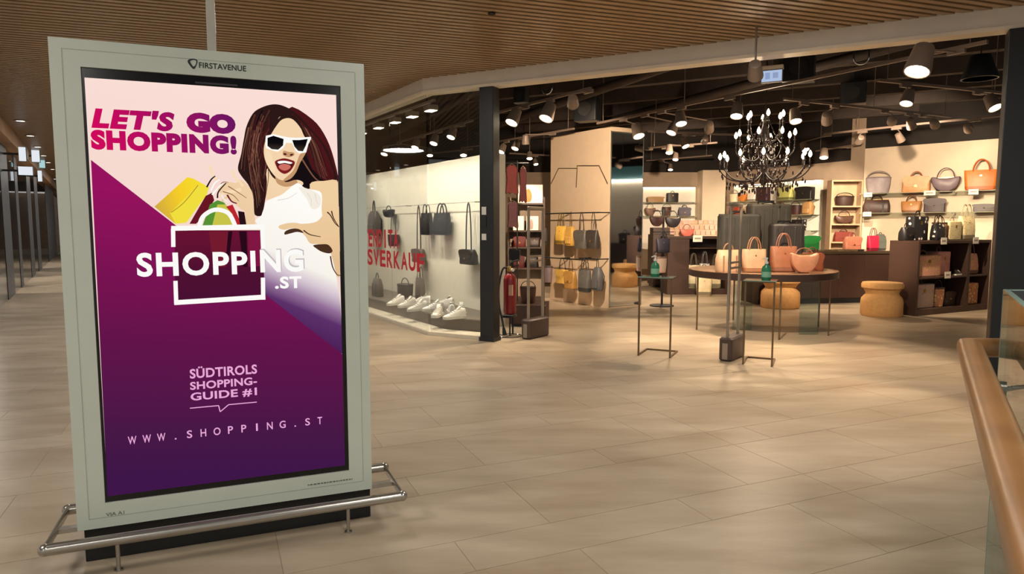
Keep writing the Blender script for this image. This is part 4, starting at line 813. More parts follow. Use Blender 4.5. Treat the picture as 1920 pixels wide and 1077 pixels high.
for i, (px, z, lab) in enumerate(((1627, SH1, 'white price card on the upper wall shelf below the pale grey bag'), (1742, SH1, 'wide white price card below the slate purple bag'), (1824, SH1, 'white price card below the orange bag'), (1627, SH2, 'white price card on the lower wall shelf below the dark brown bag'))):
    p = ONW(px, 380, ws_, ws_ + wr); card(lab, Vector((p.x, p.y, z - .07)), WRA, .20 if i == 1 else .16, .09)
# low open display cabinet in front
CAB = V2(6.59, 11.07); cdv = V2(8.4 - 6.59, 11.98 - 11.07).normalized(); cang = math.atan2(cdv.y, cdv.x); CL = 2.03
cab = thing('display_cabinet', 'dark brown open display cabinet with pink bags, beside the ochre stool', 'cabinet', CAB, cang); ch_ = 1.23
for nm, a, b_ in (('side_panel', (0, 0, 0), (.05, .5, ch_ - .05)), ('side_panel', (CL - .05, 0, 0), (CL, .5, ch_ - .05)), ('divider', (1.38, .01, .10), (1.46, .49, ch_ - .05)), ('top_board', (0, 0, ch_ - .05), (CL, .5, ch_)), ('base_board', (.05, .0, 0), (CL - .05, .5, .10)), ('back_panel', (.05, .47, .10), (CL - .05, .5, ch_ - .05)), ('shelf', (.05, .01, .60), (1.38, .47, .63)), ('shelf', (1.46, .01, .60), (CL - .05, .47, .63))): MB().box(a, b_).build(nm, m_brn, cab, .003)
def onc(x, y, z): return CAB + cdv * x + V2(-cdv.y, cdv.x) * y + Vector((0, 0, z))
flo = spotted('floral_pink', (216, 156, 130), (222, 190, 110), 16, .30); flo2 = spotted('floral_grey', (170, 150, 138), (196, 112, 100), 14, .24); flo3 = spotted('floral_gold', (186, 128, 96), (226, 196, 120), 18, .34)
dots = spotted('black_dots', (26, 22, 24), (228, 220, 208), 13, .30)
bag('box', 'pink bag with a floral base in the upper bay of the cabinet', onc(.45, .22, .63), cang, .66, .44, (216, 156, 130), d=.26, m=flo); bag('box', 'plain rose pink bag beside the floral one in the cabinet', onc(.98, .28, .63), cang, .34, .50, (212, 148, 134), d=.24)
sneaker('black and white shoe at the end of the upper cabinet bay', onc(1.24, .09, .63), cang + .1, .22, (44, 36, 36))
bag('box', 'grey rose floral bag in the lower bay of the cabinet', onc(.38, .22, .10), cang, .54, .50, (170, 150, 138), d=.24, m=flo2); bag('bucket', 'narrow copper patterned bag in the lower bay of the cabinet', onc(.83, .16, .10), cang, .24, .46, (150, 96, 70), d=.18, m=flo3)
bag('clutch', 'dark clutch with a gold lock in the lower bay of the cabinet', onc(1.17, .2, .10), cang, .30, .24, (58, 40, 34), d=.12)
bag('tote', 'salmon pink tote in the upper right bay of the cabinet', onc(1.72, .2, .63), cang, .40, .54, (218, 150, 118), d=.2, m=flo); bag('box', 'yellow floral bag in the lower right bay of the cabinet', onc(1.72, .2, .10), cang, .38, .46, (206, 166, 122), d=.2, m=flo3)
for x, z, lab in ((.62, ch_ - .06, 'white price card at the top of the cabinet, middle of the long bay'), (1.52, ch_ - .06, 'white price card at the top of the cabinet over the divider'), (.78, .60, 'white price card on the cabinet shelf between two floral bags')): card(lab, onc(x, -.02, z), cang, .16, .11)
for kind, lab, x, w_, h_, c_, m_, y in (('satchel', 'plain black bag on top of the cabinet beside the dotted ones', -.0 + .10, .22, .30, (30, 26, 28), None, .3), ('box', 'large black polka dot bag on top of the cabinet', .42, .40, .50, (28, 24, 26), dots, .32), ('tote', 'black bag with white dots leaning at the front of the cabinet top', .70, .26, .42, (26, 24, 26), dots, .14),
                                 ('bucket', 'rust patterned bag on the cabinet top beside the dotted ones', .94, .28, .42, (170, 104, 78), flo3, .26), ('box', 'cream lettered bag on the cabinet top', 1.28, .36, .40, (214, 200, 150), spotted('cream_print', (216, 200, 152), (168, 148, 104), 34, .30), .26), ('tote', 'cream printed tote at the end of the cabinet top', 1.70, .40, .62, (220, 206, 160), spotted('cream_print', (0, 0, 0), (0, 0, 0)), .26)):
    bag(kind, lab, onc(x, y, ch_), cang, w_, h_, c_, d=.16, m=m_)
# ================================================================== SALES COUNTER
CT0, CT1 = V2(4.62, 12.72), V2(7.25, 13.08); cdir = (CT1 - CT0).normalized(); cta = math.atan2(cdir.y, cdir.x); CTL = (CT1 - CT0).length
ct = thing('sales_counter', 'long dark brown sales counter behind the round table', 'counter', CT0, cta)
n_ = 5
for i in range(n_): MB().box((CTL / n_ * i + .002, 0, .10), (CTL / n_ * (i + 1) - .002, .03, .94)).build('front_panel', m_brn, ct, .002)
MB().box((0, .03, .0), (CTL, .70, .94)).build('carcass', m_brn, ct); MB().box((-.03, -.03, .94), (CTL + .03, .73, .99)).build('worktop', mat('counter_top', (70, 58, 46), .2, 0, .1), ct, .004); MB().box((.0, .015, 0), (CTL, .03, .10)).build('kick_plate', m_black, ct)
def onk(x, y): return CT0 + cdir * x + V2(-cdir.y, cdir.x) * y + Vector((0, 0, .99))
bag('clutch', 'bright green bag with a white strap on the counter', onk(1.20, .38), cta, .38, .28, (34, 132, 60), (44, 150, 72), d=.12)
bag('tote', 'crimson tote standing on the counter', onk(2.42, .2), cta, .24, .44, (200, 36, 72), d=.12); bag('pack', 'grey green backpack beside the crimson tote', onk(2.72 - .05, .34), cta, .22, .36, (104, 110, 104), d=.14)
bag('satchel', 'salmon bag behind the crimson tote on the counter', onk(2.2, .52), cta, .34, .36, (212, 136, 110), d=.16)
for i in range(9):
    c_ = R.choice([(60, 46, 34), (96, 78, 54), (44, 40, 36), (120, 100, 70), (70, 62, 44)])
    t = thing('wallet', ['dark wallet on the counter next to the green bag', 'second wallet along from the green bag on the counter', 'third wallet along from the green bag on the counter', 'fourth wallet along the counter edge', 'middle wallet of the row along the counter edge', 'sixth wallet along the counter edge', 'seventh wallet along the counter edge', 'eighth wallet along the counter, close to the crimson tote', 'wallet nearest the crimson tote on the counter'][i], 'wallet', onk(1.0 + .135 * i, .08), cta + R.uniform(-.3, .3), 'wallets laid along the counter'); m_ = leather(c_)
    MB().rbox((-.055, -.045, 0), (.055, .045, .03), .008).build('body', m_, t); MB().rbox((-.056, -.046, .018), (.056, .0, .034), .008).build('flap', leather(tuple(int(v * .8) for v in c_)), t); MB().ball((0, -.03, .035), .007, 6, 4).build('stud', m_brass, t)
# ================================================================== ISLAND UNITS AND WALLET RACK
isl = thing('island_unit', 'dark brown island unit with an open bay of pale bags left of the table', 'cabinet', V2(3.32, 14.55), .03)
for nm, a, b_ in (('side_panel', (0, 0, 0), (.46, .6, 1.19)), ('side_panel', (1.26, 0, 0), (1.32, .6, 1.19)), ('top_board', (-.02, -.02, 1.19), (1.34, .62, 1.24)), ('base_board', (.46, 0, 0), (1.26, .6, .12)), ('back_panel', (.46, .56, .12), (1.26, .6, 1.19)), ('shelf', (.46, .02, .98), (1.26, .56, 1.0))): MB().box(a, b_).build(nm, m_brn, isl, .003)
isb = thing('low_block', 'dark brown block behind the island unit, near the mirror', 'block', V2(3.34, 16.2), 0); MB().box((0, 0, .06), (.5, .6, 1.26)).build('body', m_brn, isb, .004); MB().box((.03, .03, 0), (.47, .57, .06)).build('recessed_foot', m_black, isb); MB().box((.02, .1, 1.26), (.42, .5, 1.42)).build('top_case', m_brn, isb, .004)
for i, (x, w_, h_, c_, lab) in enumerate(((.62, .26, .76, (222, 210, 178), 'cream tote in the left of the island bay'), (.86, .22, .80, (226, 222, 220), 'white tote in the middle of the island bay'), (1.10, .24, .74, (216, 200, 160), 'straw coloured tote in the right of the island bay'))): bag('tote', lab, V2(3.32, 14.55) + Vector((x, .25, .12)), .03, w_, h_, c_, d=.2)
bag('tote', 'pale cream bag leaning against the foot of the island unit', V2(3.32, 14.55) + Vector((.72, -.22, 0)), -.1, .34, .66, (214, 198, 160), d=.18); card('white price card with a red strip on the island unit', V2(3.32, 14.55) + Vector((.62, -.03, 1.13)), 0, .20, .14)
rk = thing('wallet_rack', 'stepped rack of pale pink wallets above the island unit', 'rack', V2(3.35, 16.9), 0)
for i in range(3): MB().box((.55, i * .12, 0 if i == 0 else .9), (2.35, i * .12 + .12, 1.24 + .13 * i)).build('step', mat('rack_beige', (206, 176, 150), .6), rk, .003)
wl = MB()
wm = MB().rbox((-.055, -.02, 0), (.055, .02, .10), .008).mesh('wallet', mat('wallet_pink', (218, 176, 156), .5)); wm2 = MB().rbox((-.055, -.02, 0), (.055, .02, .10), .008).mesh('wallet', mat('wallet_sand', (196, 166, 132), .5))
for i in range(3):
    for k in range(14): sub(R.choice([wm, wm, wm2]), 'wallet', (.62 + .126 * k, i * .12 + .05, 1.24 + .13 * i), rk, (R.uniform(-.2, 0), 0, 0))
bag('moon', 'coral red bag in front of the wallet rack', V2(4.25, 16.65) + Vector((0, 0, 1.20)), 0, .34, .30, (214, 110, 94), d=.14)
P = V2(4.25, 16.65); pb = thing('bag_pedestal', 'slim dark pedestal under the coral red bag', 'pedestal', P); MB().box((-.2, -.14, .03), (.2, .14, 1.20)).build('shaft', m_brn, pb, .004); MB().box((-.22, -.16, 0), (.22, .16, .03)).build('foot', m_black, pb)
# ================================================================== LIT PANELS WITH BAGS ON THE BACK WALLS
def board(label, A, ang, x0, x1, z0, z1):
    t = thing('wall_panel', label, 'panel', A, ang); MB().box((x0, -.03, z0), (x1, 0, z1)).build('board', m_niche, t, .003)
    mb = MB(); mb.box((x0, -.10, z1), (x1, 0, z1 + .03)); mb.build('light_pelmet', mat('pelmet', (150, 130, 110), .6), t)
    mb = MB(); mb.box((x0 + .03, -.095, z1 - .006), (x1 - .03, -.05, z1)); mb.build('fill_strip', glow('board_fill_glow', (255, 226, 184), 9.0), t)  # glowing strip added to brighten the board below it
    return t
board('white lit panel on the back wall right of the mirror', V2(0, 18.4), 0, 3.4, 4.9, .3, 2.48); bl = [(3.4, 4.9)]
for z in (2.08, 1.72): wall_shelf('glass shelf %s on the lit panel right of the mirror' % ('high' if z > 2 else 'low'), V2(0, 18.37), 0, 3.42, 4.88, z, .30)
def onb(px, z): p = D(px, 400, 18.2); return Vector((p.x, p.y, z + .001))
for kind, lab, px, w_, h_, c_, z in (('clutch', 'woven straw tray on the high shelf of the back panel', 1228, .42, .14, (166, 124, 70), 2.08), ('box', 'black square bag on the high shelf of the back panel', 1260, .30, .30, (34, 28, 30), 2.08), ('bucket', 'brown bucket bag on the low shelf of the back panel', 1250, .24, .32, (88, 58, 46), 1.72), ('satchel', 'blue grey satchel on the low shelf of the back panel', 1283, .34, .30, (104, 100, 116), 1.72), ('moon', 'taupe arch shaped bag on the low shelf next to the mirror', 1219, .28, .34, (134, 104, 92), 1.72)):
    bag(kind, lab, onb(px, z), 0, w_, h_, c_, d=.16)
wb = (BW[2] - BW[1]).normalized(); wba = math.atan2(wb.y, wb.x); wbn = V2(wb.y, -wb.x)
board('white lit panel left of the large suitcase, on the counter wall', BW[1], wba, .34, 1.75, .3, 2.5); board('white lit panel right of the suitcases, on the counter wall', BW[1], wba, 1.95, 3.1, .3, 2.5)
for nm, x0, x1 in (('left', .36, 1.73), ('right', 1.97, 3.08)):
    for z in (2.07, 1.72, 1.36): wall_shelf('%s glass shelf of the %s lit panel on the counter wall' % ({2.07: 'top', 1.72: 'middle', 1.36: 'bottom'}[z], nm), BW[1] + wbn * .03, wba, x0, x1, z, .30)
def onq(x, z): return BW[1] + wb * x + wbn * .18 + Vector((0, 0, z + .001))
for kind, lab, x, w_, h_, c_, z in (
    ('bucket', 'cream bucket bag on the top shelf behind the chandelier', .52, .28, .32, (226, 214, 180), 2.07), ('moon', 'orange bag on the top shelf behind the chandelier', .84, .30, .32, (214, 130, 60), 2.07), ('tote', 'white tote on the top shelf behind the chandelier', 1.16, .30, .42, (236, 228, 214), 2.07), ('box', 'dark plum bag on the top shelf above the large suitcase', 1.50, .36, .42, (58, 34, 40), 2.07),
    ('tote', 'lime green tote on the top shelf right of the chandelier', 2.20, .42, .50, (190, 192, 112), 2.07), ('clutch', 'black rectangular bag on the top shelf right of the chandelier', 2.76, .44, .28, (34, 30, 30), 2.07),
    ('satchel', 'gold and cream bag on the middle shelf above the small suitcase', 2.10, .26, .32, (206, 166, 96), 1.72), ('bucket', 'round dark brown bag on the middle shelf right of the suitcases', 2.50, .28, .31, (62, 36, 36), 1.72), ('pack', 'tan backpack on the middle shelf right of the suitcases', 2.86, .26, .34, (182, 140, 92), 1.72),
    ('clutch', 'sand coloured flat bag on the bottom shelf right of the suitcases', 2.14, .32, .18, (206, 176, 138), 1.36), ('box', 'black dotted bag on the bottom shelf right of the suitcases', 2.62, .34, .31, (28, 24, 26), 1.36),
    ('satchel', 'red brown bag on the middle shelf left of the large suitcase', .58, .32, .30, (150, 62, 40), 1.72), ('duffel', 'beige duffel on the middle shelf left of the large suitcase', 1.05, .38, .30, (200, 168, 130), 1.72)):
    bag(kind, lab, onq(x, z), wba, w_, h_, c_, d=.15, m=dots if 'dotted' in lab else None)
sd_ = thing('side_shelf_unit', 'narrow brown shelf unit between the counter wall and the shelf wall', 'shelf unit', V2(6.76, 14.56), -.12); m_oak = mat('shelf_taupe', (178, 150, 120), .6)
for nm, a, b_ in (('side_panel', (0, 0, 0), (.03, .3, 2.4)), ('side_panel', (.60, 0, 0), (.63, .3, 2.4)), ('back_panel', (.03, .27, 0), (.60, .3, 2.4)), ('shelf', (.03, 0, 1.10), (.6, .27, 1.13)), ('shelf', (.03, 0, 1.48), (.6, .27, 1.51)), ('shelf', (.03, 0, 1.86), (.6, .27, 1.89)), ('top_board', (0, 0, 2.4), (.63, .3, 2.43)), ('base_board', (.03, 0, 0), (.6, .27, .1))): MB().box(a, b_).build(nm, m_oak, sd_)
for z, c_, k, lab in ((1.13, (120, 50, 40), 'satchel', 'rust bag on the lowest visible board of the narrow shelf unit'), (1.51, (82, 56, 44), 'moon', 'brown bag on the middle board of the narrow shelf unit'), (1.89, (60, 42, 36), 'bucket', 'dark bag on the top board of the narrow shelf unit')):
    a = -.12; bag(k, lab, V2(6.76, 14.56) + Vector((math.cos(a) * .31 - math.sin(a) * .12, math.sin(a) * .31 + math.cos(a) * .12, z)), a, .38, .28, c_, d=.16)
# ================================================================== PILLAR RAILS WITH HANGING BAGS
po = -pn; PA = math.atan2(pd.y, pd.x); rq = PL + po * .26
def rail(label, px0, py0, px1, py1, f0=.03):
    a = ONW(px0, py0, rq, rq + pd); b_ = ONW(px1, py1, rq, rq + pd); z = (a.z + b_.z) / 2; L = (V2(b_.x, b_.y) - V2(a.x, a.y)).length; t = thing('hanging_rail', label, 'rail', Vector((a.x, a.y, z)), PA, 'bag rails on the pillar'); MB().cyl((0, 0, 0), (L, 0, 0), .011, n=8).build('bar', m_black, t)
    for x in (L * f0, L - .03): MB().cyl((x, 0, 0), (x, .26, 0), .010, n=8).build('arm', m_black, t)
    return z
z1 = rail('upper black rail on the pillar', 1000, 402, 1124, 398, .42); z2 = rail('lower black rail at the far end of the pillar', 1016, 485, 1082, 484, .5); z3 = rail('lower black rail at the mirror end of the pillar', 1086, 486, 1122, 485)
for kind, lab, px, py, w_, h_, c_, z in (('tote', 'slate grey bag at the far end of the upper pillar rail', 1014, 458, 34, 30, (92, 92, 98), z1), ('tote', 'mustard yellow bag on the upper pillar rail', 1052, 458, 30, 34, (206, 164, 74), z1), ('pack', 'second mustard bag on the upper pillar rail', 1070, 461, 24, 36, (196, 154, 78), z1), ('satchel', 'charcoal bag with a black base on the upper pillar rail', 1090, 466, 34, 34, (92, 88, 84), z1), ('satchel', 'black bag at the mirror end of the upper pillar rail', 1112, 466, 30, 34, (60, 54, 52), z1),
                                    ('clutch', 'yellow and black bag on the lower pillar rail', 1054, 532, 26, 26, (204, 164, 84), z2), ('satchel', 'ochre bag with a black base on the lower pillar rail', 1070, 541, 30, 32, (176, 132, 70), z2), ('tote', 'large grey bag on the lower pillar rail', 1096, 548, 34, 42, (98, 96, 94), z3), ('pack', 'grey backpack at the mirror end of the lower pillar rail', 1120, 545, 24, 44, (90, 90, 92), z3), ('bucket', 'patterned grey bag at the far end of the lower pillar rail', 1027, 530, 22, 30, (132, 116, 122), z2)):
    P = ONW(px, py, rq, rq + pd); s_ = MPP(P); hb = {'tote': .66, 'satchel': .74, 'pack': .88, 'clutch': 1, 'bucket': .7}[kind]; t = bag(kind, lab, P, PA, w_ * s_ * .95, h_ * s_ / hb, c_, d=.13, drop=max(.05, z + .012 - P.z - h_ * s_ * .94))
    if kind == 'clutch': MB().tube(arc((0, h_ * s_), .09, z - P.z - h_ * s_ + .01, 0, 180, 10), .007, 6).build('handle', leather((40, 34, 32)), t)
hk = thing('wire_hook_frame', 'thin bent wire frame high on the pillar', 'wire frame', PL + po * .012, PA); MB().tube([tuple(Vector(((Vector((p.x, p.y, 0)) - PL).dot(pd), 0, p.z))) for p in [ONW(x, y, PL, PR) for x, y in ((1034, 345), (1048, 316), (1083, 316), (1083, 311), (1124, 311), (1140, 345))]], .009, 6).build('wire', m_wire, hk); a = ONW(1083, 316, PL, PR); b_ = ONW(1081, 352, PL, PR); MB().tube([((V2(a.x, a.y) - PL).dot(pd), 0, a.z), ((V2(b_.x, b_.y) - PL).dot(pd), 0, b_.z)], .009, 6).build('prong', m_wire, hk)
# bags and goods standing at the mirror edge
gs = thing('goods_stand', 'slim dark stand of bags beside the mirror edge', 'stand', V2(2.76, 12.5), .1); MB().cyl((0, 0, .03), (0, 0, 1.78), .02, n=10).build('pole', m_black, gs); MB().lathe([(.22, 0), (.22, .02), (.03, .03)], 20).build('foot', m_black, gs)
for z, r_ in ((1.74, .2), (1.36, .2), (1.0, .16)): MB().cyl((-r_, 0, z), (r_, 0, z), .009, n=6).build('arm', m_black, gs)
for kind, lab, x, z, w_, h_, c_ in (('moon', 'dark brown bag on the top arm of the slim stand', -.14, 1.46, .26, .30, (64, 40, 38)), ('moon', 'black bag on the top arm of the slim stand', .15, 1.44, .28, .30, (30, 26, 30)), ('tote', 'navy bag with a yellow strap on the middle arm of the slim stand', -.02, .98, .26, .40, (34, 30, 50)), ('bucket', 'floral pink bag on the lowest arm of the slim stand', -.06, .62, .24, .40, (188, 142, 124))):
    bag(kind, lab, V2(2.76, 12.5) + Vector((x, -.09, z)), .1, w_, h_, c_, d=.12, m=flo2 if 'floral' in lab else None)
# ================================================================== SHELF TOWER SEEN BEHIND THE EXTINGUISHER
tw = thing('shelf_tower', 'dark shelf tower with white picture boards behind the security gate', 'shelf unit', V2(-.08, 12.7), 0)
for nm, a, b_, m_ in (('side_panel', (0, 0, 0), (.03, .4, 2.0), m_brn), ('side_panel', (.66, 0, 0), (.69, .4, 2.0), m_brn), ('back_panel', (.03, .37, 0), (.66, .4, 2.0), m_taupe), ('shelf', (.03, 0, 1.86), (.66, .37, 1.89), m_brn), ('shelf', (.03, 0, 1.36), (.66, .37, 1.39), m_brn), ('shelf', (.03, 0, 1.05), (.66, .37, 1.08), m_brn), ('shelf', (.03, 0, .66), (.66, .37, .69), m_brn), ('base_board', (.03, 0, 0), (.66, .4, .12), m_brn)): MB().box(a, b_).build(nm, m_, tw)
for i, (x, z, w_, h_, lab) in enumerate(((.42, 1.89, .46, .34, 'white picture board with an orange figure on top of the shelf tower'), (.20, 1.39, .20, .26, 'white picture card on the shelf tower, beside the gate'), (.46, 1.39, .22, .26, 'white picture card with a grey figure on the shelf tower'))):
    t = thing('picture_card', lab, 'sign', V2(-.08, 12.7) + Vector((x, .08, z))); MB().box((-w_ / 2, 0, 0), (w_ / 2, .012, h_)).build('board', m_niche, t); MB().prism(spline([(-w_ * .2, h_ * .1), (w_ * .02, h_ * .1), (w_ * .06, h_ * .5), (-w_ * .08, h_ * .8), (-w_ * .24, h_ * .5)], 3), -.003, .001).build('printed_figure', mat('print_%d' % i, ((206, 122, 60), (220, 196, 180), (176, 150, 140))[i], .6), t)
for kind, lab, x, z, c_ in (('pack', 'brown bag on the highest board of the shelf tower', .55, 1.89, (120, 70, 44)), ('satchel', 'wine red bag under the picture cards on the shelf tower', .22, 1.08, (112, 40, 36)), ('tote', 'dark brown bag under the picture cards on the shelf tower', .50, 1.08, (64, 40, 36)), ('duffel', 'black bag on the low board of the shelf tower', .46, .69, (36, 30, 30)), ('satchel', 'maroon bag on the low board of the shelf tower', .20, .69, (90, 34, 34))): bag(kind, lab, V2(-.08, 12.7) + Vector((x, .18, z)), 0, .24, .26 if z > 1.5 or z == 1.08 else .30, c_, d=.14)
rd = ONW(970, 400, V2(-.3, 12.2), V2(.6, 12.2)); hn = thing('hanger_stand', 'thin stand holding the red coats beside the shelf tower', 'stand', V2(rd.x, 12.25)); MB().cyl((0, 0, .02), (0, 0, 2.62), .012, n=8).build('pole', m_black, hn); MB().lathe([(.2, 0), (.2, .015), (.02, .02)], 16).build('foot', m_black, hn); MB().cyl((-.2, 0, 2.58), (.2, 0, 2.58), .010, n=8).build('arm', m_black, hn)
for lab, x, w_, zt_, zb_, c_ in (('bright red coat hanging above the shelf tower', -.10, .24, 2.56, 2.05, (84, 24, 22)), ('red scarf hanging beside the bright red coat', .10, .14, 2.52, 1.9, (72, 24, 24)), ('plum cloth hanging below the red coat', -.08, .20, 1.92, 1.45, (70, 38, 44))):
    t = thing('garment', lab, 'garment', Vector((rd.x + x, 12.17, zb_))); h_ = zt_ - zb_; o = spline([(-.5, 0), (-.3, .03), (-.1, -.03), (.1, .02), (.3, -.03), (.5, .01), (.40, .45), (.46, .82), (.12, .97), (0, .93), (-.12, .97), (-.46, .82), (-.38, .45)], 3); MB().loft([[(x_ * w_ * s_, y, z_ * h_ * (.98 if s_ < 1 else 1)) for x_, z_ in o] for y, s_ in ((-.05, .8), (-.02, 1), (.02, 1), (.05, .8))]).build('cloth', mat('cloth_%d' % c_[0], c_, .85, 0, .15, 14, .2), t); MB().tube([(-w_ * .3, 0, h_ * .93), (0, 0, h_ * 1.0), (w_ * .3, 0, h_ * .93)], .008, 5).build('hanger', m_wire, t)

# far right of the shop: lit wall bay with a blue header, seen in the pillar mirror
FR0, FR1 = WR1, V2(12.0, 3.2); fd = (FR1 - FR0).normalized(); fa = math.atan2(fd.y, fd.x); bay = thing('display_bay', 'white display bay with a blue header, reflected in the pillar mirror', 'display bay', FR0 + fd * 1.55, fa)
MB().box((-1.35, -.04, .1), (1.35, 0, 2.86)).build('board', m_niche, bay); MB().box((-1.35, -.10, 2.88), (1.35, 0, 3.28)).build('header', mat('header_blue', (110, 180, 206), .5), bay)
MB().box((-1.3, -.12, 2.845), (1.3, -.06, 2.86)).build('fill_strip', glow('bay_fill_glow', (255, 232, 200), 40.0), bay); MB().box((-1.35, -.55, 0), (1.35, -.06, .92)).build('counter', m_brn, bay, .004)  # strong glow strip added so the bay looks bright in the mirror
for i, (x, k_, c_, lab) in enumerate(((-1.1, 'tote', (150, 90, 60), 'brown tote on the counter of the blue header bay'), (-.35, 'satchel', (60, 50, 50), 'dark satchel on the counter of the blue header bay'), (.4, 'bucket', (190, 130, 90), 'tan bucket bag on the counter of the blue header bay'), (1.1, 'box', (180, 150, 110), 'sand box bag on the counter of the blue header bay'))):
    nn = V2(fd.y, -fd.x); bag(k_, lab, FR0 + fd * (1.55 + x) + nn * .3 + Vector((0, 0, .92)), fa, .36, .42, c_, d=.18)
# ================================================================== TRACK LIGHTING
TZ = 3.15; m_trk = mat('track_taupe', (122, 104, 92), 0.45, 0.1, 0.05); m_head = mat('lamp_head', (128, 112, 100), 0.4, 0.1, 0.05); m_lens = glow('spot_lens', (255, 232, 196), 16.0)
TR_ = []
def track(label, a, b_, z=TZ):
    A, B = G(a[0], a[1], z), G(b_[0], b_[1], z); d = B - A; L = d.length; t = thing('light_track', label, 'light track', A, math.atan2(d.y, d.x)); MB().box((0, -.018, -.012), (L, .018, .02)).build('rail', m_trk, t)
    n_ = max(2, int(L / 1.6) + 1)
    for k in range(n_): x = .15 + (L - .3) * k / (n_ - 1); MB().cyl((x, 0, .02), (x, 0, 3.98 - z), .005, n=6).build('suspension_rod', m_trk, t)
    TR_.append((A, B)); return t
track('short track above the post and the security gate', (920, 215), (1108, 166)); track('track above the display wall and the shelf tower', (922, 268), (1076, 242)); track('long track running over the whole entrance', (1120, 232), (1852, 79)); track('track meeting the column below the band', (1646, 151), (1880, 175)); track('track passing right of the chandelier', (1470, 186), (1783, 219)); track('track above the warm white shelf wall', (1545, 252), (1878, 217))
track('track passing left of the chandelier', (1215, 247), (1400, 254)); track('track behind the chandelier towards the back wall', (1215, 278), (1345, 268)); track('far track near the back wall left of the chandelier', (1212, 302), (1335, 292)); track('track over the window display', (745, 268), (886, 226)); track('low track above the cream display wall', (806, 288), (886, 280)); track('far track behind the shelf tower', (955, 288), (1030, 292)); track('far track over the sales counter', (1530, 284), (1618, 270))
def head(label, px, py, aim, lit=True, power=0, s=1.0, z=2.98, blend=.5, cone=55):
    P = G(px, py, z); t = thing('track_spotlight', label, 'spotlight', P, 0, 'track spotlights in the shop'); aim = front(P, aim) if isinstance(aim, (int, float)) else aim; d = (Vector(aim) - P).normalized(); q = d.to_track_quat('-Z', 'Y'); M = q.to_matrix().to_4x4(); r = .075 * s; L = .17 * s
    mb = MB(); mb.lathe([(r * .55, L * .55), (r * .75, L * .5), (r, -L * .35), (r, -L * .5), (r * .9, -L * .5), (r * .85, -L * .40)], 16); o = mb.build('lamp_body', m_head, t); o.matrix_local = M
    o = MB().cyl((0, 0, -L * .44), (0, 0, -L * .47), r * .84, n=16).build('lens', m_lens if lit else mat('dark_lens', (60, 54, 48), .2), t); o.matrix_local = M
    # bracket up to the nearest track
    best = min(TR_, key=lambda ab: ((ab[0] + (ab[1] - ab[0]) * max(0.02, min(.98, (P - ab[0]).dot(ab[1] - ab[0]) / (ab[1] - ab[0]).length_squared))) - P).length); A, B = best; f = max(.02, min(.98, (P - A).dot(B - A) / (B - A).length_squared)); C = A + (B - A) * f - P
    if C.length < 1.0: MB().tube([tuple(-d * 0 + Vector((0, 0, .0))), (0, 0, .09), tuple(C - Vector((0, 0, .03)))], .010, 6).build('bracket', m_head, t)
    else: MB().cyl((0, 0, 0), (0, 0, 3.98 - z), .010, n=6).build('bracket', m_head, t)
    if C.length < 1.0:
        dd = (B - A).normalized(); mb = MB(); M2 = Matrix.Translation(C - Vector((0, 0, .03))) @ Matrix.Rotation(math.atan2(dd.y, dd.x), 4, 'Z'); mb.box((-.08, -.018, -.02), (.08, .018, .02), M2); mb.build('driver_box', m_head, t)
    if power:
        l = bpy.data.lights.new('spot', 'SPOT'); l.energy = power * (1.75 if lit else 2.3); l.color = WARM; l.spot_size = math.radians(cone); l.spot_blend = blend; l.shadow_soft_size = .04; lo = bpy.data.objects.new('spot', l); COL.objects.link(lo); lo.location = P + d * (L * .55); lo.rotation_euler = q.to_euler()  # heads with a dark lens get an added spot lamp too
    return t
CW = DWN - CN * .0
def front(P, off):                              # tilted down and out towards the entrance
    c = Vector((-P.x, -P.y, 0)).normalized(); s = Vector((c.y, -c.x, 0)); return P + c * .42 + s * off * .7 + Vector((0, 0, -1.0))
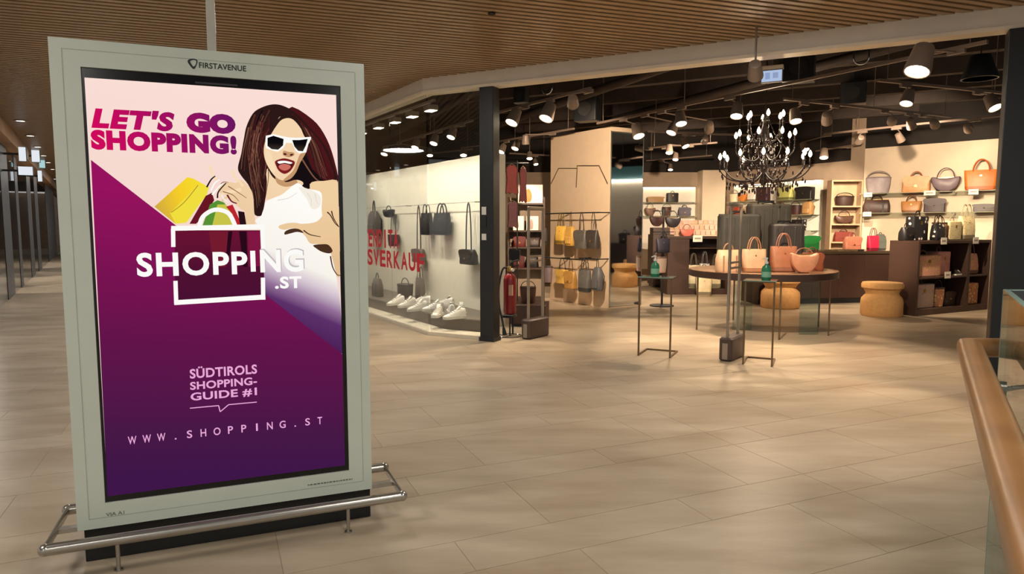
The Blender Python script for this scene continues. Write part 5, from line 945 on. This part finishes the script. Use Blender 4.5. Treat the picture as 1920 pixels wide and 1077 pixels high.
HEADS = [(1726, 112, .3, 1, 150, 1.5, 'large lit spotlight hanging under the band near the column'), (1702, 183, .25, 1, 150, 1.0, 'lit spotlight on the track left of the column'), (1860, 192, -.7, 1, 150, 1.1, 'lit spotlight close to the column'),
         (1028, 210, .5, 1, 130, 1.3, 'lit spotlight at the open end of the short track'), (964, 219, .6, 1, 110, 1.25, 'lit spotlight in the middle of the short track'), (926, 236, .3, 1, 110, 1.1, 'lit spotlight next to the black post'), (1074, 190, (1.22, 12.85, 1.75), 0, 460, 1.0, 'added spotlight at the free end of the short track, aimed at the pillar'),  # last head added to brighten the pillar
         (942, 279, .6, 1, 110, 1.0, 'small lit spotlight right above the display wall end'), (968, 272, .5, 1, 110, 1.0, 'small lit spotlight left of the pillar top'), (993, 292, 0, 1, 110, .9, 'round lit spotlight between post and pillar'), (1004, 304, -.3, 1, 100, .8, 'lowest lit spotlight left of the pillar'),
         (1195, 245, -.4, 1, 160, 1.3, 'bright spotlight in front of the mirror top'), (1262, 240, .5, 1, 160, 1.1, 'bright spotlight right of the mirror'), (1276, 222, -.2, 1, 150, 1.1, 'downward spotlight on the long track left of the chandelier'), (1283, 268, -.6, 1, 150, 1.0, 'tilted lit spotlight left of the chandelier'),
         (1255, 280, 0, 1, 130, 1.0, 'round lit spotlight above the back panel'), (1267, 294, .1, 1, 120, .9, 'small lit spotlight low above the back panel'), (1257, 314, 0, 1, 120, .9, 'lowest lit spotlight near the pale pier'), (1158, 289, 0, 1, 120, 1.0, 'lit spotlight beside the pillar and the mirror'),
         (1382, 207, .1, 1, 170, 1.1, 'lit spotlight half hidden left of the chandelier top'), (1491, 217, -.2, 1, 170, 1.1, 'lit spotlight right of the chandelier top'), (1508, 275, -.6, 1, 150, 1.0, 'tilted spotlight at the chandelier edge'), (1545, 288, 0, 1, 150, 1.2, 'bright round spotlight right of the chandelier'),
         (1612, 262, (6.6, 15.4, 1.6), 0, 330, .9, 'dark lensed fill spotlight left of the shelf wall'), (1550, 222, (6.1, 12.8, .7), 0, 260, 1.0, 'dark lensed fill spotlight on the track right of the chandelier'), (1672, 226, (8.0, 14.1, 2.3), 0, 400, .9, 'first spotlight of the group above the shelf wall'), (1708, 232, (7.4, 11.8, .9), 0, 210, .9, 'second spotlight of the group above the shelf wall'), (1752, 232, (8.8, 13.3, 2.0), 0, 110, .9, 'third spotlight of the group above the shelf wall'), (1687, 258, (8.0, 12.4, 1.2), 0, 80, .9, 'low dark lensed fill spotlight over the shelf wall'), (1815, 240, (9.2, 12.9, 1.9), 0, 90, .9, 'dark lensed fill spotlight over the orange bag'),  # dark lensed heads carry spot lamps added to fill the shop
         (1330, 238, (4.0, 14.6, 1.0), 0, 300, 1.0, 'dark lensed fill spotlight on the track left of the chandelier'), (1322, 262, (4.2, 18.2, 1.9), 0, 380, .9, 'small dark lensed fill spotlight behind the chandelier, aimed at the back wall'), (1416, 132, (3.5, 9.6, 1.0), 0, 220, 1.0, 'grey spotlight beside the small lit sign'), (985, 262, (.3, 12.7, 1.2), 0, 60, .9, 'dark lensed fill spotlight left of the pillar, aimed at the shelf tower'),
         (815, 262, .4, 1, 90, 1.0, 'first lit spotlight over the window display from the post'), (848, 250, .5, 1, 90, 1.0, 'lit spotlight behind the glass next to the post'), (780, 270, .4, 1, 90, 1.0, 'lit spotlight over the middle of the window display'), (722, 283, .4, 1, 90, 1.0, 'lit spotlight over the far end of the window display'), (806, 286, 0, 1, 70, .9, 'round lit spotlight just above the display wall'), (869, 285, 0, 1, 70, 1.0, 'round lit spotlight above the display wall by the post')]
WT = C0 + CN * .16 + CD * .1; A, B = WT + Vector((0, 0, 3.16)), WT + CD * 5 + Vector((0, 0, 3.16))
t = thing('light_track', 'track along the inside of the window glass', 'light track', A, CANG); MB().box((0, -.018, -.012), (5, .018, .02)).build('rail', m_trk, t)
for k in (.2, 2.5, 4.8): MB().cyl((k, 0, .02), (k, 0, 3.98 - 3.16), .005, n=6).build('suspension_rod', m_trk, t)
TR_.append((A, B))
for i, k in enumerate((.12, .75, 1.4, 2.1, 2.9, 3.8, 4.7)):
    P = WT + CD * k + Vector((0, 0, 3.06)); q = P + CN * .55 + CD * .25; d_ = (P - EYE); px_ = None
    t = thing('window_downlight', ['flat downlight inside the window corner', 'second flat downlight along the window glass', 'third flat downlight along the window glass', 'fourth flat downlight along the window glass', 'fifth flat downlight along the window glass', 'sixth flat downlight along the window glass', 'last flat downlight along the window glass'][i], 'spotlight', P, CANG, 'flat downlights along the window glass')
    MB().rbox((-.10, -.07, -.02), (.10, .07, .05), .015).build('lamp_body', m_head, t); MB().box((-.085, -.055, -.026), (.085, .055, -.02)).build('lens', m_lens, t); MB().cyl((0, 0, .05), (0, 0, .10), .012, n=8).build('adapter', m_head, t)
    l = bpy.data.lights.new('window_spot', 'SPOT'); l.energy = 100; l.color = (1, .90, .74); l.spot_size = math.radians(95); l.spot_blend = .6; l.shadow_soft_size = .06; lo = bpy.data.objects.new('window_spot', l); COL.objects.link(lo); lo.location = P + Vector((0, 0, -.05)); lo.rotation_euler = (Vector((CN.x * .75, CN.y * .75, -1.6))).to_track_quat('-Z', 'Y').to_euler()
for px, py, aim, lit, pw, s_, lab in HEADS: head(lab, px, py, aim, bool(lit), pw, s_)
# black pendant cone, ceiling hooks, lit sign box, ceiling speakers
P = G(1838, 126, 3.12); t = thing('pendant_shade', 'black cone pendant hanging beside the column', 'lamp', P, 0); MB().lathe([(.17, -.12), (.17, -.11), (.09, .12), (.02, .13), (.02, .10), (.08, .09), (.155, -.12)], 24).build('shade', m_black, t); MB().cyl((0, 0, .12), (0, 0, 3.98 - P.z), .006, n=6).build('cord', m_black, t)
for i, (px, py) in enumerate(((1615, 108), (1026, 166))):
    P = G(px, py, 3.22); t = thing('ceiling_hook', ['chrome hook under the ceiling near the column', 'chrome hook under the ceiling above the short track'][i], 'hook', P, SANG); r_ = .07; MB().tube([(-r_, 0, .10)] + arc((0, 0), r_, r_, 180, 360, 10) + [(r_, 0, .10)], .009, 6).build('loop', m_chrome, t); MB().box((-r_ - .03, -.02, .10), (r_ + .03, .02, .125)).build('plate', m_chrome, t); MB().cyl((0, 0, .12), (0, 0, 3.98 - P.z), .007, n=6).build('rod', m_chrome, t)
P = G(1447, 142, 3.08); t = thing('exit_sign', 'small pale blue lit sign box hanging above the chandelier', 'sign', P, FACE(P) - .12); s_ = MPP(P); w_, h_ = 38 * s_, 24 * s_
MB().box((-w_ / 2, 0, -h_ / 2), (w_ / 2, .05, h_ / 2)).build('casing', mat('sign_case', (120, 112, 104), .5), t, .004); MB().box((-w_ * .47, -.004, -h_ * .44), (w_ * .47, .001, h_ * .40)).build('lit_face', glow('sign_blue', (176, 194, 226), .95), t); MB().box((-w_ * .5, -.01, h_ * .5), (w_ * .52, .06, h_ * .78)).build('cap', mat('sign_cap', (196, 176, 150), .5), t)
MB().box((-w_ * .30, -.006, -h_ * .25), (-w_ * .08, -.003, h_ * .25)).build('pictogram', glow('sign_blue_dark', (146, 166, 204), .9), t); MB().box((w_ * .05, -.006, -h_ * .2), (w_ * .30, -.003, h_ * .22)).build('pictogram', glow('sign_blue_dark', (146, 166, 204), .9), t); MB().cyl((0, .02, h_ * .7), (0, .02, 3.98 - P.z), .008, n=6).build('rod', m_trk, t)
for i, (px, py, w_, h_, z) in enumerate(((977, 180, 26, 28, 3.35), (1102, 206, 44, 44, 3.45), (1498, 128, 56, 52, 3.5), (1600, 176, 44, 40, 3.5))):
    P = G(px, py, z); s_ = MPP(P); t = thing('ceiling_speaker', ['black loudspeaker box above the short track', 'large dark box under the ceiling left of the pillar top', 'large dark box beside the lit sign', 'dark box under the ceiling right of the chandelier'][i], 'speaker', P, SANG); w_, h_ = w_ * s_ / 2, h_ * s_ / 2
    MB().rbox((-w_, -w_ * .7, -h_), (w_, w_ * .7, h_), .02).build('cabinet', m_black, t); MB().cyl((0, -w_ * .7, 0), (0, -w_ * .7 - .01, 0), min(w_, h_) * .6, n=16).build('grille', mat('grille', (34, 30, 28), .7), t); MB().cyl((0, 0, h_), (0, 0, 3.98 - P.z), .02, n=8).build('mount', m_black, t)

# ================================================================== BALUSTRADE BY THE VOID
m_rail = mat('oak_handrail', (142, 100, 60), 0.32, 0, 0.16, 5, stretch=(1, 1, 1)); m_bal = pane('balustrade_glass', (0.87, 0.92, 0.89), ior=1.5)
RC = G(1818, 652, 1.02); RD = (G(1935, 1000, 1.02) - RC); RD.z = 0; RD.normalize()
hr = thing('handrail', 'oak handrail with a mitred corner beside the glass balustrade', 'handrail', (RC.x, RC.y, 0)); hz = 1.02; w_ = .042; h_ = .036
def ringat(p, d):
    x = Vector((d.y, -d.x, 0)); return [p + x * (w_ * math.copysign(abs(math.cos(a)) ** .7, math.cos(a))) + Vector((0, 0, h_ * math.copysign(abs(math.sin(a)) ** .7, math.sin(a)))) for a in [2 * math.pi * k / 16 for k in range(16)]]
XD = Vector((.9995, -.03, 0)); bis = (XD - RD).normalized(); k_ = 1 / max(.3, abs(bis.dot(XD)))
side = Vector((0, 0, hz)); mi = (XD + RD).normalized()
def mitre():
    q = []
    for k in range(16):
        a = 2 * math.pi * k / 16; cx = w_ * math.copysign(abs(math.cos(a)) ** .7, math.cos(a)); q.append(side + mi * (cx / max(.3, abs(mi.dot(Vector((RD.y, -RD.x, 0)))))) * (1 if mi.dot(Vector((RD.y, -RD.x, 0))) > 0 else -1) + Vector((0, 0, h_ * math.copysign(abs(math.sin(a)) ** .7, math.sin(a)))))
    return q
mb = MB(); mb.loft([ringat(side + RD * 3.0, -RD)[::-1] if False else [p for p in ringat(side + RD * 3.0, RD)], mitre()]); mb.build('near_rail', m_rail, hr)
mb = MB(); ra = [p for p in ringat(side + XD * 3.0, -XD)]; mb.loft([mitre(), ra]); mb.build('far_rail', m_rail, hr)
# glass stands just inside both rails
inn = (XD + RD).normalized(); GC = Vector((RC.x, RC.y, 0)) + inn * .105
bal = thing('glass_balustrade', 'clear glass balustrade panel standing inside the oak handrail', 'balustrade', GC); gz = 1.255; th = .018
nR = Vector((RD.y, -RD.x, 0)); nR = nR if nR.dot(XD) > 0 else -nR; nX = Vector((XD.y, -XD.x, 0)); nX = nX if nX.dot(RD) > 0 else -nX
MB().flat([Vector((0, 0, 0)), RD * 3, RD * 3 + nR * th, nR * th], 0.0, gz).build('near_pane', m_bal, bal); MB().flat([nR * th + XD * .004, XD * 3, XD * 3 + nX * th, nR * th + XD * .004 + nX * th], 0.0, gz).build('far_pane', m_bal, bal)
m_ge = mat('pane_edge', (150, 176, 164), .15, 0, .05); MB().flat([Vector((0, 0, 0)), RD * 3, RD * 3 + nR * th, nR * th], gz, gz + .003).build('pane_edge', m_ge, bal); MB().flat([nR * th, XD * 3, XD * 3 + nX * th, nR * th + nX * th], gz, gz + .003).build('pane_edge', m_ge, bal)
MB().flat([Vector((-.001, 0, 0)) - RD * .001, Vector((-.001, 0, 0)) + RD * .004, nR * th + RD * .004, nR * th - RD * .001], 0.0, gz).build('pane_edge', m_ge, bal)
for d_, n_ in ((RD, -nR), (XD, -nX)):
    for k in (.10, 1.1, 2.1):
        p = d_ * k; mb = MB(); mb.cyl(p + n_ * .0 + Vector((0, 0, .90)), p + n_ * .02 + Vector((0, 0, .90)), .028, n=14); mb.build('clamp_disc', m_steel, bal); mb = MB(); mb.tube([p + n_ * .02 + Vector((0, 0, .90)), p + n_ * .085 + Vector((0, 0, .92)), p + n_ * .09 + Vector((0, 0, .99))], .009, 8); mb.build('rail_bracket', m_steel, bal)
MB().cyl(Vector((.03, -.02, .88)), Vector((.03, -.02, .88)) + XD * 1.2, .012, n=10).build('tie_rod', m_steel, bal); MB().cyl(Vector((.02, -.02, .88)), Vector((.035, -.02, .88)), .03, n=14).build('rod_disc', m_steel, bal)
